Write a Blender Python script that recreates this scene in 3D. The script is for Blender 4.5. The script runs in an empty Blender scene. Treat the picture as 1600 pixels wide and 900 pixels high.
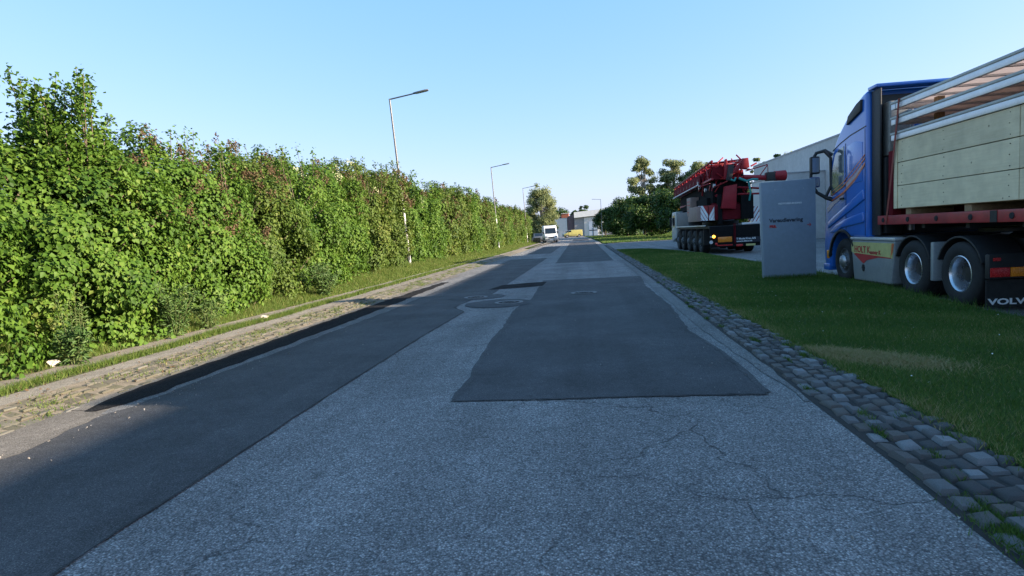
import bpy, bmesh, math, random
import numpy as np
from mathutils import Vector, Matrix
R = math.radians
rng = np.random.default_rng(7)
random.seed(7)
sc = bpy.context.scene
COL = sc.collection

# ------------------------------------------------------------------ camera
EYE = 1.55
def make_camera():
    pitch, yaw, roll = R(5.09), R(6.889), R(3.2)
    F = Vector((-math.sin(yaw) * math.cos(pitch), math.cos(yaw) * math.cos(pitch), -math.sin(pitch)))
    Rt = F.cross(Vector((0, 0, 1))).normalized()
    Up = Rt.cross(F)
    c, s = math.cos(roll), math.sin(roll)
    cx, cy = Rt * c - Up * s, Rt * s + Up * c
    m = Matrix((cx, cy, -F)).transposed().to_4x4()
    m.translation = Vector((0, 0, EYE))
    cd = bpy.data.cameras.new('camera')
    cd.sensor_width = 36
    cd.lens = 930 / 1600 * 36
    cd.clip_start = 0.05
    cd.clip_end = 6000
    co = bpy.data.objects.new('camera', cd)
    co.matrix_world = m
    COL.objects.link(co)
    sc.camera = co
make_camera()

# ------------------------------------------------------------------ sky and sun
SUN_EL, SUN_ROT = R(17.95), R(95.5)
world = bpy.data.worlds.new('World')
sc.world = world
world.use_nodes = True
wn = world.node_tree
sky = wn.nodes.new('ShaderNodeTexSky')
sky.sky_type = 'NISHITA'
sky.sun_disc = False
sky.sun_elevation = SUN_EL
sky.sun_rotation = SUN_ROT
sky.altitude = 0
sky.air_density = 1.0
sky.dust_density = 1.0
sky.ozone_density = 3.0
# the whole sky goes through one camera-like response curve per channel (blue saturates first, red last)
sep = wn.nodes.new('ShaderNodeSeparateColor'); cmb = wn.nodes.new('ShaderNodeCombineColor')
wn.links.new(sky.outputs[0], sep.inputs[0])
for ch, (power, gain) in enumerate(((.80, .92), (.45, 1.40), (.32, 2.15))):
    pw = wn.nodes.new('ShaderNodeMath'); pw.operation = 'POWER'; pw.inputs[1].default_value = power
    ml = wn.nodes.new('ShaderNodeMath'); ml.operation = 'MULTIPLY'; ml.inputs[1].default_value = gain
    wn.links.new(sep.outputs[ch], pw.inputs[0]); wn.links.new(pw.outputs[0], ml.inputs[0]); wn.links.new(ml.outputs[0], cmb.inputs[ch])
wn.links.new(cmb.outputs[0], wn.nodes['Background'].inputs[0])
wn.nodes['Background'].inputs[1].default_value = 0.114
sd = bpy.data.lights.new('sun', 'SUN')
sd.energy = 5.0
sd.angle = R(0.53)
sd.color = (1.0, 0.84, 0.66)
so = bpy.data.objects.new('sun', sd)
tosun = Vector((math.sin(SUN_ROT) * math.cos(SUN_EL), math.cos(SUN_ROT) * math.cos(SUN_EL), math.sin(SUN_EL)))
so.rotation_euler = (-tosun).to_track_quat('-Z', 'Y').to_euler()
so.location = tosun * 60
COL.objects.link(so)
sc.view_settings.view_transform = 'Standard'
sc.view_settings.look = 'None'
sc.view_settings.exposure = 1.7
sc.view_settings.gamma = 1.0
sc.view_settings.use_curve_mapping = False
sc.render.engine = 'CYCLES'

# ------------------------------------------------------------------ materials
def srgb(r, g, b):
    f = lambda v: (v / 255 / 12.92) if v <= 10 else ((v / 255 + .055) / 1.055) ** 2.4
    return (f(r), f(g), f(b), 1)

class NT:
    def __init__(s, name):
        s.m = bpy.data.materials.new(name)
        s.m.use_nodes = True
        s.t = s.m.node_tree
        s.b = s.t.nodes['Principled BSDF']
        s.out = s.t.nodes['Material Output']
    def n(s, t, **kw):
        nd = s.t.nodes.new('ShaderNode' + t)
        for k, v in kw.items():
            if k in nd.inputs: nd.inputs[k].default_value = v
            else: setattr(nd, k, v)
        return nd
    def l(s, a, b): s.t.links.new(a, b)
    def coord(s, which='Object'):
        return s.n('TexCoord').outputs[which]
    def noise(s, scale, detail=3, rough=.5, vec=None, dist=0):
        nd = s.n('TexNoise', Scale=scale, Detail=detail, Roughness=rough, Distortion=dist)
        s.l(vec or s.coord(), nd.inputs['Vector'])
        return nd.outputs[0]
    def vor(s, scale, feature='F1', vec=None):
        nd = s.n('TexVoronoi', feature=feature)
        nd.inputs['Scale'].default_value = scale
        s.l(vec or s.coord(), nd.inputs['Vector'])
        return nd.outputs[0]
    def ramp(s, fac, stops):
        nd = s.n('ValToRGB')
        e = nd.color_ramp.elements
        while len(e) < len(stops): e.new(.5)
        for i, (p, c) in enumerate(stops):
            e[i].position = p
            e[i].color = c if hasattr(c, '__len__') else (c, c, c, 1)
        s.l(fac, nd.inputs[0])
        return nd.outputs[0]
    def mix(s, a, b, fac, blend='MIX'):
        nd = s.n('Mix', data_type='RGBA', blend_type=blend)
        for v, i in ((fac, 0), (a, 6), (b, 7)):
            if hasattr(v, 'default_value') or hasattr(v, 'is_linked'): s.l(v, nd.inputs[i])
            else: nd.inputs[i].default_value = v
        return nd.outputs[2]
    def math(s, op, a, b=0.0):
        nd = s.n('Math', operation=op)
        for i, v in enumerate((a, b)):
            if hasattr(v, 'is_linked'): s.l(v, nd.inputs[i])
            else: nd.inputs[i].default_value = v
        return nd.outputs[0]
    def color(s, c):
        if hasattr(c, 'is_linked'): s.l(c, s.b.inputs['Base Color'])
        else: s.b.inputs['Base Color'].default_value = c
    def set(s, **kw):
        for k, v in kw.items():
            k = k.replace('_', ' ')
            if hasattr(v, 'is_linked'): s.l(v, s.b.inputs[k])
            else: s.b.inputs[k].default_value = v
    def bump(s, h, strength=.5, dist=.01):
        nd = s.n('Bump', Strength=strength, Distance=dist)
        s.l(h, nd.inputs['Height'])
        s.l(nd.outputs[0], s.b.inputs['Normal'])

def g4(v): return (v, v, v, 1)

def simple(name, col, rough=.5, metal=0, dirt=.25, scale=6, coat=0, bump=0, spec=.5):
    """painted / plastic / metal surface with slight uneven wear"""
    k = NT(name)
    if len(col) == 3: col = (*col, 1)
    n1 = k.noise(scale, 5, .6)
    n2 = k.noise(scale * 7, 3, .6)
    f = k.math('MULTIPLY', k.math('ADD', n1, n2), .5)
    dk = tuple(c * (1 - dirt) for c in col[:3]) + (1,)
    lt = tuple(min(1, c * (1 + dirt * .5)) for c in col[:3]) + (1,)
    k.color(k.ramp(f, [(.35, dk), (.62, lt)]))
    k.set(Metallic=metal, Coat_Weight=coat, Specular_IOR_Level=spec)
    k.set(Roughness=k.ramp(n2, [(.3, max(0, rough - .08)), (.7, min(1, rough + .1))]))
    if bump: k.bump(n2, bump, .004)
    return k.m

def asphalt(name, lo, hi, speck, scale, wear=.3, cracks=0.0, bump=.6, tintscale=.7, rough=.85, spec=.3):
    k = NT(name)
    v = k.n('TexVoronoi', feature='F1')
    v.inputs['Scale'].default_value = scale
    k.l(k.coord(), v.inputs['Vector'])
    cell = k.n('SeparateColor')
    k.l(v.outputs['Color'], cell.inputs[0])
    base = k.ramp(cell.outputs[0], [(0, lo), (.5, tuple((a + b) / 2 for a, b in zip(lo, hi))), (.85, hi), (1, speck)])
    pits = k.ramp(v.outputs['Distance'], [(.35, g4(1)), (.75, g4(.45))])
    c = k.mix(base, pits, 1.0, 'MULTIPLY')
    big = k.noise(tintscale, 6, .65)
    c = k.mix(c, k.ramp(big, [(.3, g4(1 - wear)), (.7, g4(1 + wear * .6))]), 1.0, 'MULTIPLY')
    mp = k.n('Mapping'); mp.inputs['Scale'].default_value = (1.5, .06, 1); k.l(k.coord(), mp.inputs[0])
    trk = k.noise(1.0, 4, .55, mp.outputs[0])
    c = k.mix(c, k.ramp(trk, [(.32, g4(.80)), (.5, g4(1.0)), (.68, g4(1.14))]), 1.0, 'MULTIPLY')
    st = k.noise(.9, 5, .7, None, .6)
    c = k.mix(c, g4(.05), k.ramp(st, [(.60, g4(0)), (.72, g4(.22))]))
    mid = k.noise(9, 4, .6)
    c = k.mix(c, k.ramp(mid, [(.3, g4(.86)), (.7, g4(1.1))]), 1.0, 'MULTIPLY')
    h = k.math('SUBTRACT', k.math('MULTIPLY', cell.outputs[0], .5), v.outputs['Distance'])
    # dark spots of oil and gum
    sp = k.noise(2.3, 2, .5)
    c = k.mix(c, g4(.03), k.ramp(sp, [(.70, g4(0)), (.76, g4(.35))]))
    if cracks:
        wv = k.n('VectorMath', operation='ADD')
        nz = k.n('TexNoise', Scale=2.5, Detail=5)
        k.l(k.coord(), nz.inputs['Vector'])
        sc_ = k.n('VectorMath', operation='SCALE'); sc_.inputs['Scale'].default_value = .55
        k.l(nz.outputs['Color'], sc_.inputs[0])
        k.l(k.coord(), wv.inputs[0]); k.l(sc_.outputs[0], wv.inputs[1])
        ed = k.vor(.75, 'DISTANCE_TO_EDGE', wv.outputs[0])
        line = k.ramp(ed, [(.0, g4(.85)), (.004, g4(.6)), (.010, g4(0))])
        msk = k.ramp(k.noise(.33, 3, .6), [(.46, g4(0)), (.55, g4(1))])
        fac = k.math('MULTIPLY', k.math('MULTIPLY', line, msk), cracks)
        c = k.mix(c, g4(.012), fac)
        h = k.math('SUBTRACT', h, k.math('MULTIPLY', fac, 3))
    k.color(c)
    k.set(Roughness=rough, Specular_IOR_Level=spec)
    k.bump(h, bump, .008)
    return k.m

def leafmat(name, stops, rough=.45, trans=.3, spec=.4):
    """leaves: colour comes from each leaf's own tint value"""
    k = NT(name)
    at = k.n('Attribute', attribute_name='tint')
    c = k.ramp(at.outputs['Fac'], stops)
    k.color(c)
    k.set(Roughness=rough, Specular_IOR_Level=spec)
    tr = k.n('BsdfTranslucent')
    k.l(k.mix(c, (1.0, 1.0, .35, 1), .25, 'MULTIPLY'), tr.inputs[0])
    mx = k.n('MixShader'); mx.inputs[0].default_value = trans
    k.l(k.b.outputs[0], mx.inputs[1]); k.l(tr.outputs[0], mx.inputs[2])
    k.l(mx.outputs[0], k.out.inputs[0])
    return k.m

def stonemat(name, island=False, warm=0.0, gain=.78):
    k = NT(name)
    if island:
        r = k.n('NewGeometry').outputs['Random Per Island']
    else:
        r = k.n('ObjectInfo').outputs['Random']
    def t(v, w=0):
        v = v * gain
        return (v * (1 + .12 * warm + w), v * (1 + .03 * warm), v * (1 - .10 * warm - w), 1)
    c = k.ramp(r, [(0, t(.055)), (.2, t(.085)), (.4, t(.12, .06)), (.55, t(.10, .12)), (.7, t(.135)), (.88, t(.16, -.05)), (1, t(.27, -.04))])
    n = k.noise(22, 6, .7)
    c = k.mix(c, k.ramp(n, [(.3, g4(.6)), (.7, g4(1.25))]), 1.0, 'MULTIPLY')
    sp = k.vor(160)
    c = k.mix(c, k.ramp(sp, [(.1, g4(1.3)), (.5, g4(.85))]), .6, 'MULTIPLY')
    if warm:
        mo = k.n('TexNoise', Scale=2.2, Detail=6, Roughness=.65); k.l(k.n('NewGeometry').outputs['Position'], mo.inputs['Vector'])
        c = k.mix(c, (.105, .098, .052, 1), k.ramp(mo.outputs[0], [(.35, g4(.85)), (.6, g4(.25))]))
    k.color(c)
    k.set(Roughness=.72)
    k.bump(n, .5, .012)
    return k.m

M = {}
def mk():
    M['road'] = asphalt('coarse_asphalt', (.145, .146, .148, 1), (.325, .325, .323, 1), (.50, .50, .49, 1), 96, .26, .75, .75)
    M['smooth'] = asphalt('smooth_dark_asphalt', (.058, .060, .066, 1), (.092, .094, .10, 1), (.15, .15, .15, 1), 130, .38, .35, .25)
    M['lane'] = asphalt('lane_asphalt', (.066, .067, .072, 1), (.105, .106, .11, 1), (.17, .17, .17, 1), 130, .38, 0, .25)
    M['fresh'] = asphalt('fresh_black_asphalt', (.016, .016, .018, 1), (.032, .032, .034, 1), (.06, .06, .06, 1), 110, .2, 0, .4, spec=.08, rough=.95)
    M['seal'] = asphalt('joint_seal', (.035, .035, .037, 1), (.07, .07, .072, 1), (.11, .11, .11, 1), 110, .3, 0, .4)
    M['dust'] = asphalt('kerb_dust', (.17, .15, .125, 1), (.25, .225, .19, 1), (.34, .31, .27, 1), 120, .3, 0, .3, 2.0)  # dust tan made paler, with sunlight along the kerb put into the colour
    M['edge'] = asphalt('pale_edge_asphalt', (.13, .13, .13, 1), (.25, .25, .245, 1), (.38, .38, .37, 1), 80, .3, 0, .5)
    M['path'] = asphalt('path_slabs', (.25, .22, .175, 1), (.37, .33, .265, 1), (.45, .42, .36, 1), 120, .28, .5, .3, 1.4)
    M['yard'] = asphalt('yard_paving', (.15, .15, .15, 1), (.26, .26, .26, 1), (.36, .36, .36, 1), 70, .22, 0, .4, .4)
    k = NT('soil')
    n = k.noise(3, 6, .7); n2 = k.noise(40, 4, .6)
    c = k.ramp(n, [(.3, (.075, .055, .032, 1)), (.5, (.11, .10, .045, 1)), (.7, (.07, .10, .03, 1))])
    k.color(k.mix(c, k.ramp(n2, [(.3, g4(.6)), (.7, g4(1.3))]), 1, 'MULTIPLY')); k.set(Roughness=.95); k.bump(n2, .8, .03)
    M['soil'] = k.m
    k = NT('turf')
    n = k.noise(1.1, 6, .65); n2 = k.noise(55, 4, .7)
    c = k.ramp(n, [(.3, (.040, .078, .016, 1)), (.55, (.062, .11, .024, 1)), (.75, (.10, .12, .036, 1))])
    k.color(k.mix(c, k.ramp(n2, [(.3, g4(.45)), (.7, g4(1.4))]), 1, 'MULTIPLY')); k.set(Roughness=.9, Specular_IOR_Level=.2); k.bump(n2, 1, .04)
    M['turf'] = k.m
    M['stone'] = stonemat('granite_sett'); M['stone_i'] = stonemat('granite_sett_far', True)
    M['stone_w'] = stonemat('worn_sett', False, 1.0, .85); M['stone_wi'] = stonemat('worn_sett_far', True, 1.0, .85)
    M['joint'] = simple('joint_sand', (.025, .024, .022), .95, 0, .4, 30, bump=.6)
    M['joint_w'] = simple('joint_sand_pale', (.17, .145, .105), .95, 0, .5, 9, bump=.6)
    M['lilac'] = leafmat('lilac_leaf', [(0, (.030, .074, .010, 1)), (.45, (.074, .150, .018, 1)), (.8, (.122, .205, .030, 1)), (1, (.18, .215, .05, 1))], .55, .32, .2)
    M['olive'] = leafmat('olive_leaf', [(0, (.034, .068, .013, 1)), (.5, (.080, .132, .021, 1)), (.85, (.128, .170, .032, 1)), (1, (.17, .18, .055, 1))], .55, .3, .2)
    M['faded'] = leafmat('faded_blossom', [(0, (.060, .042, .020, 1)), (.6, (.125, .082, .046, 1)), (1, (.21, .15, .095, 1))], .8, .15, .1)
    M['cream'] = leafmat('cream_blossom', [(0, (.45, .46, .25, 1)), (1, (.75, .74, .5, 1))], .7, .2, .1)
    M['grass'] = leafmat('verge_grass', [(0, (.050, .098, .016, 1)), (.5, (.098, .160, .028, 1)), (.85, (.17, .20, .05, 1)), (1, (.34, .28, .14, 1))], .55, .35, .2)
    M['lawn'] = leafmat('lawn_grass', [(0, (.032, .075, .012, 1)), (.5, (.076, .150, .025, 1)), (.8, (.145, .20, .046, 1)), (1, (.36, .29, .15, 1))], .55, .3, .2)
    M['weed'] = leafmat('weed_leaf', [(0, (.045, .095, .025, 1)), (.6, (.09, .16, .04, 1)), (1, (.16, .20, .06, 1))], .5, .3, .25)
    M['darktree'] = leafmat('dense_tree_leaf', [(0, (.016, .042, .009, 1)), (.6, (.038, .085, .016, 1)), (1, (.085, .145, .026, 1))], .5, .25, .3)
    M['paletree'] = leafmat('pale_tree_leaf', [(0, (.13, .16, .07, 1)), (.6, (.23, .275, .13, 1)), (1, (.32, .35, .19, 1))], .6, .5, .2)
    M['bark'] = simple('bark', (.09, .065, .045), .9, 0, .5, 14, bump=.8)
    M['twig'] = simple('twig_bark', (.17, .13, .09), .9, 0, .4, 14)
    M['palebark'] = simple('pale_bark', (.30, .27, .23), .85, 0, .5, 8, bump=.5)
    M['stem'] = simple('green_stem', (.10, .13, .04), .7, 0, .3, 14)
    M['daisy'] = simple('white_petals', (.75, .75, .72), .7)
    M['galv'] = simple('galvanised_pole', (.46, .47, .47), .5, .35, .2, 5)
    M['lampgrey'] = simple('lamp_housing_grey', (.13, .135, .14), .45, .3, .2, 8)
    M['lampglass'] = simple('lamp_glass', (.4, .42, .42), .15, 0, .1)
    M['signgrey'] = simple('sign_grey', (.20, .245, .30), .6, 0, .12, 1.4)
    M['concrete'] = simple('wall_concrete', (.46, .46, .45), .85, 0, .16, .55, bump=.3)
    M['concrete2'] = simple('parapet_cap', (.33, .34, .35), .6, .2, .15, 1)
    M['white'] = simple('white_paint', (.72, .72, .70), .45, 0, .12, 3)
    M['letterwhite'] = simple('white_lettering', (.75, .77, .78), .6, 0, .1)
    M['letterdark'] = simple('dark_lettering', (.012, .014, .025), .6, 0, .1)
    M['letterred'] = simple('red_lettering', (.42, .03, .03), .6, 0, .15)
    M['blue'] = simple('truck_blue_paint', (.010, .085, .46), .25, .0, .10, 2, coat=.8)
    k = NT('truck_blue_paint'); n = k.noise(3, 4, .6)
    k.color(k.ramp(n, [(.3, (.010, .115, .46, 1)), (.7, (.014, .135, .52, 1))])); k.set(Roughness=.3, Coat_Weight=.7, Coat_Roughness=.06); M['blue'] = k.m
    M['blue2'] = simple('blue_chassis_paint', (.03, .06, .17), .4, 0, .3, 3, coat=.2)
    M['black'] = simple('black_plastic', (.014, .014, .015), .55, 0, .3, 8)
    M['rubber'] = simple('tyre_rubber', (.018, .018, .018), .85, 0, .4, 16, bump=.4)
    M['glass'] = simple('dark_glass', (.012, .015, .018), .06, 0, .1, 1, coat=.6)
    M['paleglass'] = simple('reflecting_window', (.22, .27, .30), .05, .6, .1, 1)
    M['chrome'] = simple('bright_alloy', (.60, .63, .68), .30, .85, .06, 2)
    M['rimdark'] = simple('dark_rim', (.035, .035, .037), .6, .2, .3, 6)
    M['rimgrey'] = simple('grey_rim', (.11, .115, .125), .5, .4, .3, 6)
    M['steel'] = simple('brushed_steel', (.42, .43, .45), .42, .8, .2, 4)
    M['tankpanel'] = simple('grey_tank_panel', (.27, .29, .30), .4, .15, .15, 3, coat=.3)
    M['greygreen'] = simple('grey_stack', (.22, .215, .20), .55, .2, .3, 5)
    M['red'] = simple('trailer_red', (.33, .022, .022), .5, 0, .4, 5, coat=.1)
    M['cranered'] = simple('crane_red', (.27, .010, .018), .55, 0, .3, 4, coat=.1, spec=.3)
    M['matblack'] = simple('matt_black', (.012, .012, .013), .9, 0, .3, 6, spec=.08)
    M['dkred'] = simple('dark_red_panel', (.13, .010, .016), .85, 0, .3, 4, spec=.1)
    M['strap'] = simple('red_strap', (.26, .05, .035), .8, 0, .4, 20)
    M['alu'] = simple('aluminium_rail', (.66, .68, .70), .38, .55, .14, 4)
    M['alugrey'] = simple('aluminium_lip', (.36, .39, .38), .5, .4, .2, 4)
    k = NT('crate_plywood')
    mp = k.n('Mapping'); mp.inputs['Scale'].default_value = (1, .35, 6); k.l(k.coord(), mp.inputs[0])
    n = k.noise(5, 6, .65, mp.outputs[0], .4); n2 = k.noise(2.2, 4, .6)
    c = k.ramp(n, [(.2, (.63, .52, .33, 1)), (.5, (.72, .61, .40, 1)), (.85, (.76, .66, .45, 1))])
    oi = k.n('ObjectInfo').outputs['Random']
    c = k.mix(c, k.ramp(oi, [(0, g4(.86)), (1, g4(1.1))]), 1, 'MULTIPLY')
    kn = k.vor(3.2); c = k.mix(c, (.10, .07, .035, 1), k.ramp(kn, [(.035, g4(.75)), (.07, g4(0))]))
    k.color(k.mix(c, k.ramp(n2, [(.3, g4(.8)), (.7, g4(1.08))]), 1, 'MULTIPLY')); k.set(Roughness=.8); k.bump(n, .2, .004)
    M['ply'] = k.m
    M['plybrown'] = simple('brown_deck_board', (.30, .19, .12), .7, 0, .35, 2)
    k = NT('translucent_panel'); k.color((.66, .58, .52, 1)); k.set(Roughness=.5)
    tr = k.n('BsdfTranslucent'); tr.inputs[0].default_value = (.66, .59, .55, 1)
    mx = k.n('MixShader'); mx.inputs[0].default_value = .8
    k.l(k.b.outputs[0], mx.inputs[1]); k.l(tr.outputs[0], mx.inputs[2]); k.l(mx.outputs[0], k.out.inputs[0])
    M['panel'] = k.m
    M['timber'] = simple('timber', (.30, .21, .12), .8, 0, .35, 5)
    M['amber'] = simple('amber_lens', (.75, .22, .01), .25, 0, .25, 9, coat=.5)
    M['redlens'] = simple('red_lens', (.55, .02, .02), .25, 0, .3, 9, coat=.5)
    k = NT('lit_amber_lamp'); k.color((.9, .45, .05, 1)); k.set(Emission_Color=(1, .42, .04, 1), Emission_Strength=2.2); M['litamber'] = k.m
    M['yellowband'] = simple('yellow_green_band', (.50, .46, .18), .4, 0, .2, 3)
    M['orange'] = simple('orange_stripe', (.62, .15, .05), .35, 0, .25, 5)
    M['paledecal'] = simple('pale_graphic', (.42, .33, .36), .4, 0, .25, 5)
    M['teal'] = simple('teal_hose', (.02, .25, .24), .5, 0, .3, 8)
    M['beige'] = simple('beige_panel', (.30, .20, .17), .7, 0, .2, 3)
    M['cabwhite'] = simple('white_cab_paint', (.42, .43, .43), .5, 0, .12, 3, coat=.3)
    M['cabgrey'] = simple('grey_cabinet', (.09, .10, .115), .6, 0, .2, 3)
    M['vanyellow'] = simple('yellow_van_paint', (.36, .34, .12), .35, 0, .1, 2, coat=.4)
    M['vanwhite'] = simple('white_van_paint', (.76, .76, .75), .35, 0, .08, 2, coat=.4)
    M['vangrey'] = simple('grey_bumper', (.33, .32, .30), .6, 0, .15, 2)
    M['roofwhite'] = simple('white_fascia', (.82, .81, .78), .6, 0, .08, 1)
    M['purple'] = simple('purple_brown_cladding', (.13, .085, .095), .75, 0, .2, 1)
    M['brick'] = simple('red_brick', (.38, .12, .06), .85, 0, .25, 2)
    M['palewall'] = simple('pale_render', (.62, .60, .58), .85, 0, .1, 1)
    M['greywall'] = simple('grey_cladding', (.28, .28, .29), .8, 0, .15, 1)
    M['door'] = simple('blue_white_door', (.40, .47, .58), .5, 0, .2, 1)
    M['iron'] = simple('cast_iron', (.035, .035, .037), .9, 0, .4, 20, bump=.6, spec=.15)
    M['ironlight'] = simple('worn_iron', (.20, .20, .20), .85, 0, .3, 20, spec=.2)
    M['grit'] = simple('grit', (.34, .32, .29), .9, 0, .4, 40)
    M['paper'] = simple('crumpled_paper', (.62, .56, .45), .85, 0, .25, 30)
mk()

# ------------------------------------------------------------------ helpers
def rootloc(o):
    v = Vector((0, 0, 0))
    while o is not None:
        v += o.location
        o = o.parent
    return v

def tag(o, label=None, cat=None, group=None, kind=None):
    if label: o['label'] = label
    if cat: o['category'] = cat
    if group: o['group'] = group
    if kind: o['kind'] = kind
    return o

def thing(name, label, cat, loc=(0, 0, 0), rz=0, group=None):
    o = bpy.data.objects.new(name, None)
    o.empty_display_size = .2
    COL.objects.link(o)
    o.location = loc
    o.rotation_euler = (0, 0, rz)
    return tag(o, label, cat, group)

def link(name, me, mat, parent=None, off=None):
    o = bpy.data.objects.new(name, me)
    if mat is not None and not me.materials: me.materials.append(mat)
    COL.objects.link(o)
    if parent is not None: o.parent = parent
    if name in STUFF: o['kind'] = 'stuff'
    return o

SPLIT = {'door_seams': 'door_seam', 'orange_stripes': 'orange_stripe', 'grille': 'grille_bar', 'chassis_rails': 'chassis_rail', 'axles': 'axle', 'deck_rail': 'side_rail', 'chassis_beams': 'chassis_beam',
         'mudflaps': 'mudflap_plate', 'machinery_boxes': 'machinery_box', 'rear_struts': 'rear_strut', 'hinge_plates': 'hinge_plate', 'hydraulic_blocks': 'hydraulic_block', 'boom_hinge': 'boom_hinge_plate',
         'jib_tip': 'jib_tip_tube', 'hoses': 'hose', 'panel_lettering': 'panel_line', 'jib_cover_ribs': 'cover_rib', 'white_stripes': 'white_stripe', 'emblem': 'emblem_bar', 'bolts': 'bolt', 'door_frame': 'door_bar'}
STUFF = {'lattice_bracing', 'wheel_nuts', 'nails', 'studs', 'stems', 'limbs', 'faded_flowers', 'cream_flowers', 'jib', 'tower_section'}
class MB:
    def __init__(s): s.bm = bmesh.new()
    def v(s, *p): return s.bm.verts.new(p)
    def face(s, pts):
        try: return s.bm.faces.new([s.bm.verts.new(p) for p in pts])
        except ValueError: return None
    def box(s, x0, x1, y0, y1, z0, z1, rot=None, piv=None):
        P = [(x, y, z) for z in (z0, z1) for y in (y0, y1) for x in (x0, x1)]
        if rot is not None:
            pv = Vector(piv) if piv else Vector(((x0 + x1) / 2, (y0 + y1) / 2, (z0 + z1) / 2))
            P = [tuple(rot @ (Vector(p) - pv) + pv) for p in P]
        V = [s.bm.verts.new(p) for p in P]
        for f in ((0, 2, 3, 1), (4, 5, 7, 6), (0, 1, 5, 4), (1, 3, 7, 5), (3, 2, 6, 7), (2, 0, 4, 6)):
            s.bm.faces.new([V[i] for i in f])
        return s
    def prism(s, poly, ax, a0, a1):
        def mkp(p, a):
            return {'X': (a, p[0], p[1]), 'Y': (p[0], a, p[1]), 'Z': (p[0], p[1], a)}[ax]
        A = [s.bm.verts.new(mkp(p, a0)) for p in poly]
        B = [s.bm.verts.new(mkp(p, a1)) for p in poly]
        s.bm.faces.new(A); s.bm.faces.new(B[::-1])
        n = len(poly)
        for i in range(n):
            s.bm.faces.new([A[i], B[i], B[(i + 1) % n], A[(i + 1) % n]])
        return s
    def tube(s, pts, rad, n=8, cap=True):
        pts = [Vector(p) for p in pts]
        if not hasattr(rad, '__len__'): rad = [rad] * len(pts)
        rings = []
        for i, p in enumerate(pts):
            d = (pts[min(i + 1, len(pts) - 1)] - pts[max(i - 1, 0)]).normalized()
            a = d.orthogonal().normalized() if i == 0 else (rings_a - d * rings_a.dot(d)).normalized()
            rings_a = a
            b = d.cross(a)
            rings.append([s.bm.verts.new(p + (a * math.cos(t) + b * math.sin(t)) * rad[i]) for t in [2 * math.pi * k / n for k in range(n)]])
        for i in range(len(rings) - 1):
            for k in range(n):
                s.bm.faces.new([rings[i][k], rings[i][(k + 1) % n], rings[i + 1][(k + 1) % n], rings[i + 1][k]])
        if cap:
            s.bm.faces.new(rings[0][::-1]); s.bm.faces.new(rings[-1])
        return s
    def lathe(s, prof, c, ax='X', n=28, close=True):
        """prof: list of (axial, radius)"""
        rings = []
        for a, r in prof:
            ring = []
            for k in range(n):
                t = 2 * math.pi * k / n
                u, w = r * math.cos(t), r * math.sin(t)
                p = {'X': (c[0] + a, c[1] + u, c[2] + w), 'Y': (c[0] + u, c[1] + a, c[2] + w), 'Z': (c[0] + u, c[1] + w, c[2] + a)}[ax]
                ring.append(s.bm.verts.new(p))
            rings.append(ring)
        for i in range(len(rings) - 1):
            for k in range(n):
                s.bm.faces.new([rings[i][k], rings[i][(k + 1) % n], rings[i + 1][(k + 1) % n], rings[i + 1][k]])
        if close:
            s.bm.faces.new(rings[0][::-1]); s.bm.faces.new(rings[-1])
        return s
    def build(s, name, mat, parent=None, bevel=0, seg=2, smooth=35, world=True, ang=30):
        bm = s.bm
        if name in SPLIT and len(bm.faces):
            bmesh.ops.remove_doubles(bm, verts=bm.verts, dist=1e-5)
            todo = set(bm.faces); last = None
            while todo:
                st = [todo.pop()]; isl = set(st)
                while st:
                    f = st.pop()
                    for v in f.verts:
                        for g in v.link_faces:
                            if g in todo: todo.discard(g); isl.add(g); st.append(g)
                m = MB(); mp = {}
                for f in isl:
                    m.bm.faces.new([mp.setdefault(v, None) or mp.__setitem__(v, m.bm.verts.new(v.co)) or mp[v] for v in f.verts])
                last = m.build(SPLIT[name], mat, parent, bevel, seg, smooth, world, ang)
            bm.free()
            return last
        bmesh.ops.recalc_face_normals(bm, faces=bm.faces)
        if bevel:
            es = [e for e in bm.edges if len(e.link_faces) == 2 and e.calc_face_angle(0) > R(ang)]
            bmesh.ops.bevel(bm, geom=es, offset=bevel, segments=seg, profile=.6, affect='EDGES', clamp_overlap=True)
        if world and parent is not None:
            bmesh.ops.translate(bm, verts=bm.verts, vec=-rootloc(parent))
        me = bpy.data.meshes.new(name)
        bm.to_mesh(me); bm.free()
        if smooth:
            me.polygons.foreach_set('use_smooth', [True] * len(me.polygons))
            me.set_sharp_from_angle(angle=R(smooth))
        return link(name, me, M[mat] if isinstance(mat, str) else mat, parent)

def np_mesh(name, V, Fc, mat, parent=None, tint=None, world=True, smooth=False):
    V = np.asarray(V, dtype=np.float32)
    if world and parent is not None:
        V = V - np.array(rootloc(parent), dtype=np.float32)
    Fc = np.asarray(Fc, dtype=np.int32)
    k = Fc.shape[1]
    me = bpy.data.meshes.new(name)
    me.vertices.add(len(V)); me.vertices.foreach_set('co', V.ravel())
    me.loops.add(Fc.size); me.loops.foreach_set('vertex_index', Fc.ravel())
    me.polygons.add(len(Fc)); me.polygons.foreach_set('loop_start', np.arange(0, Fc.size, k, dtype=np.int32))
    if smooth: me.polygons.foreach_set('use_smooth', np.ones(len(Fc), dtype=bool))
    if tint is not None:
        a = me.attributes.new('tint', 'FLOAT', 'POINT')
        a.data.foreach_set('value', np.asarray(tint, dtype=np.float32).ravel())
    me.update(calc_edges=True)
    return link(name, me, M[mat], parent)

def unit(v): return v / np.maximum(np.linalg.norm(v, axis=-1, keepdims=True), 1e-9)

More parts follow.
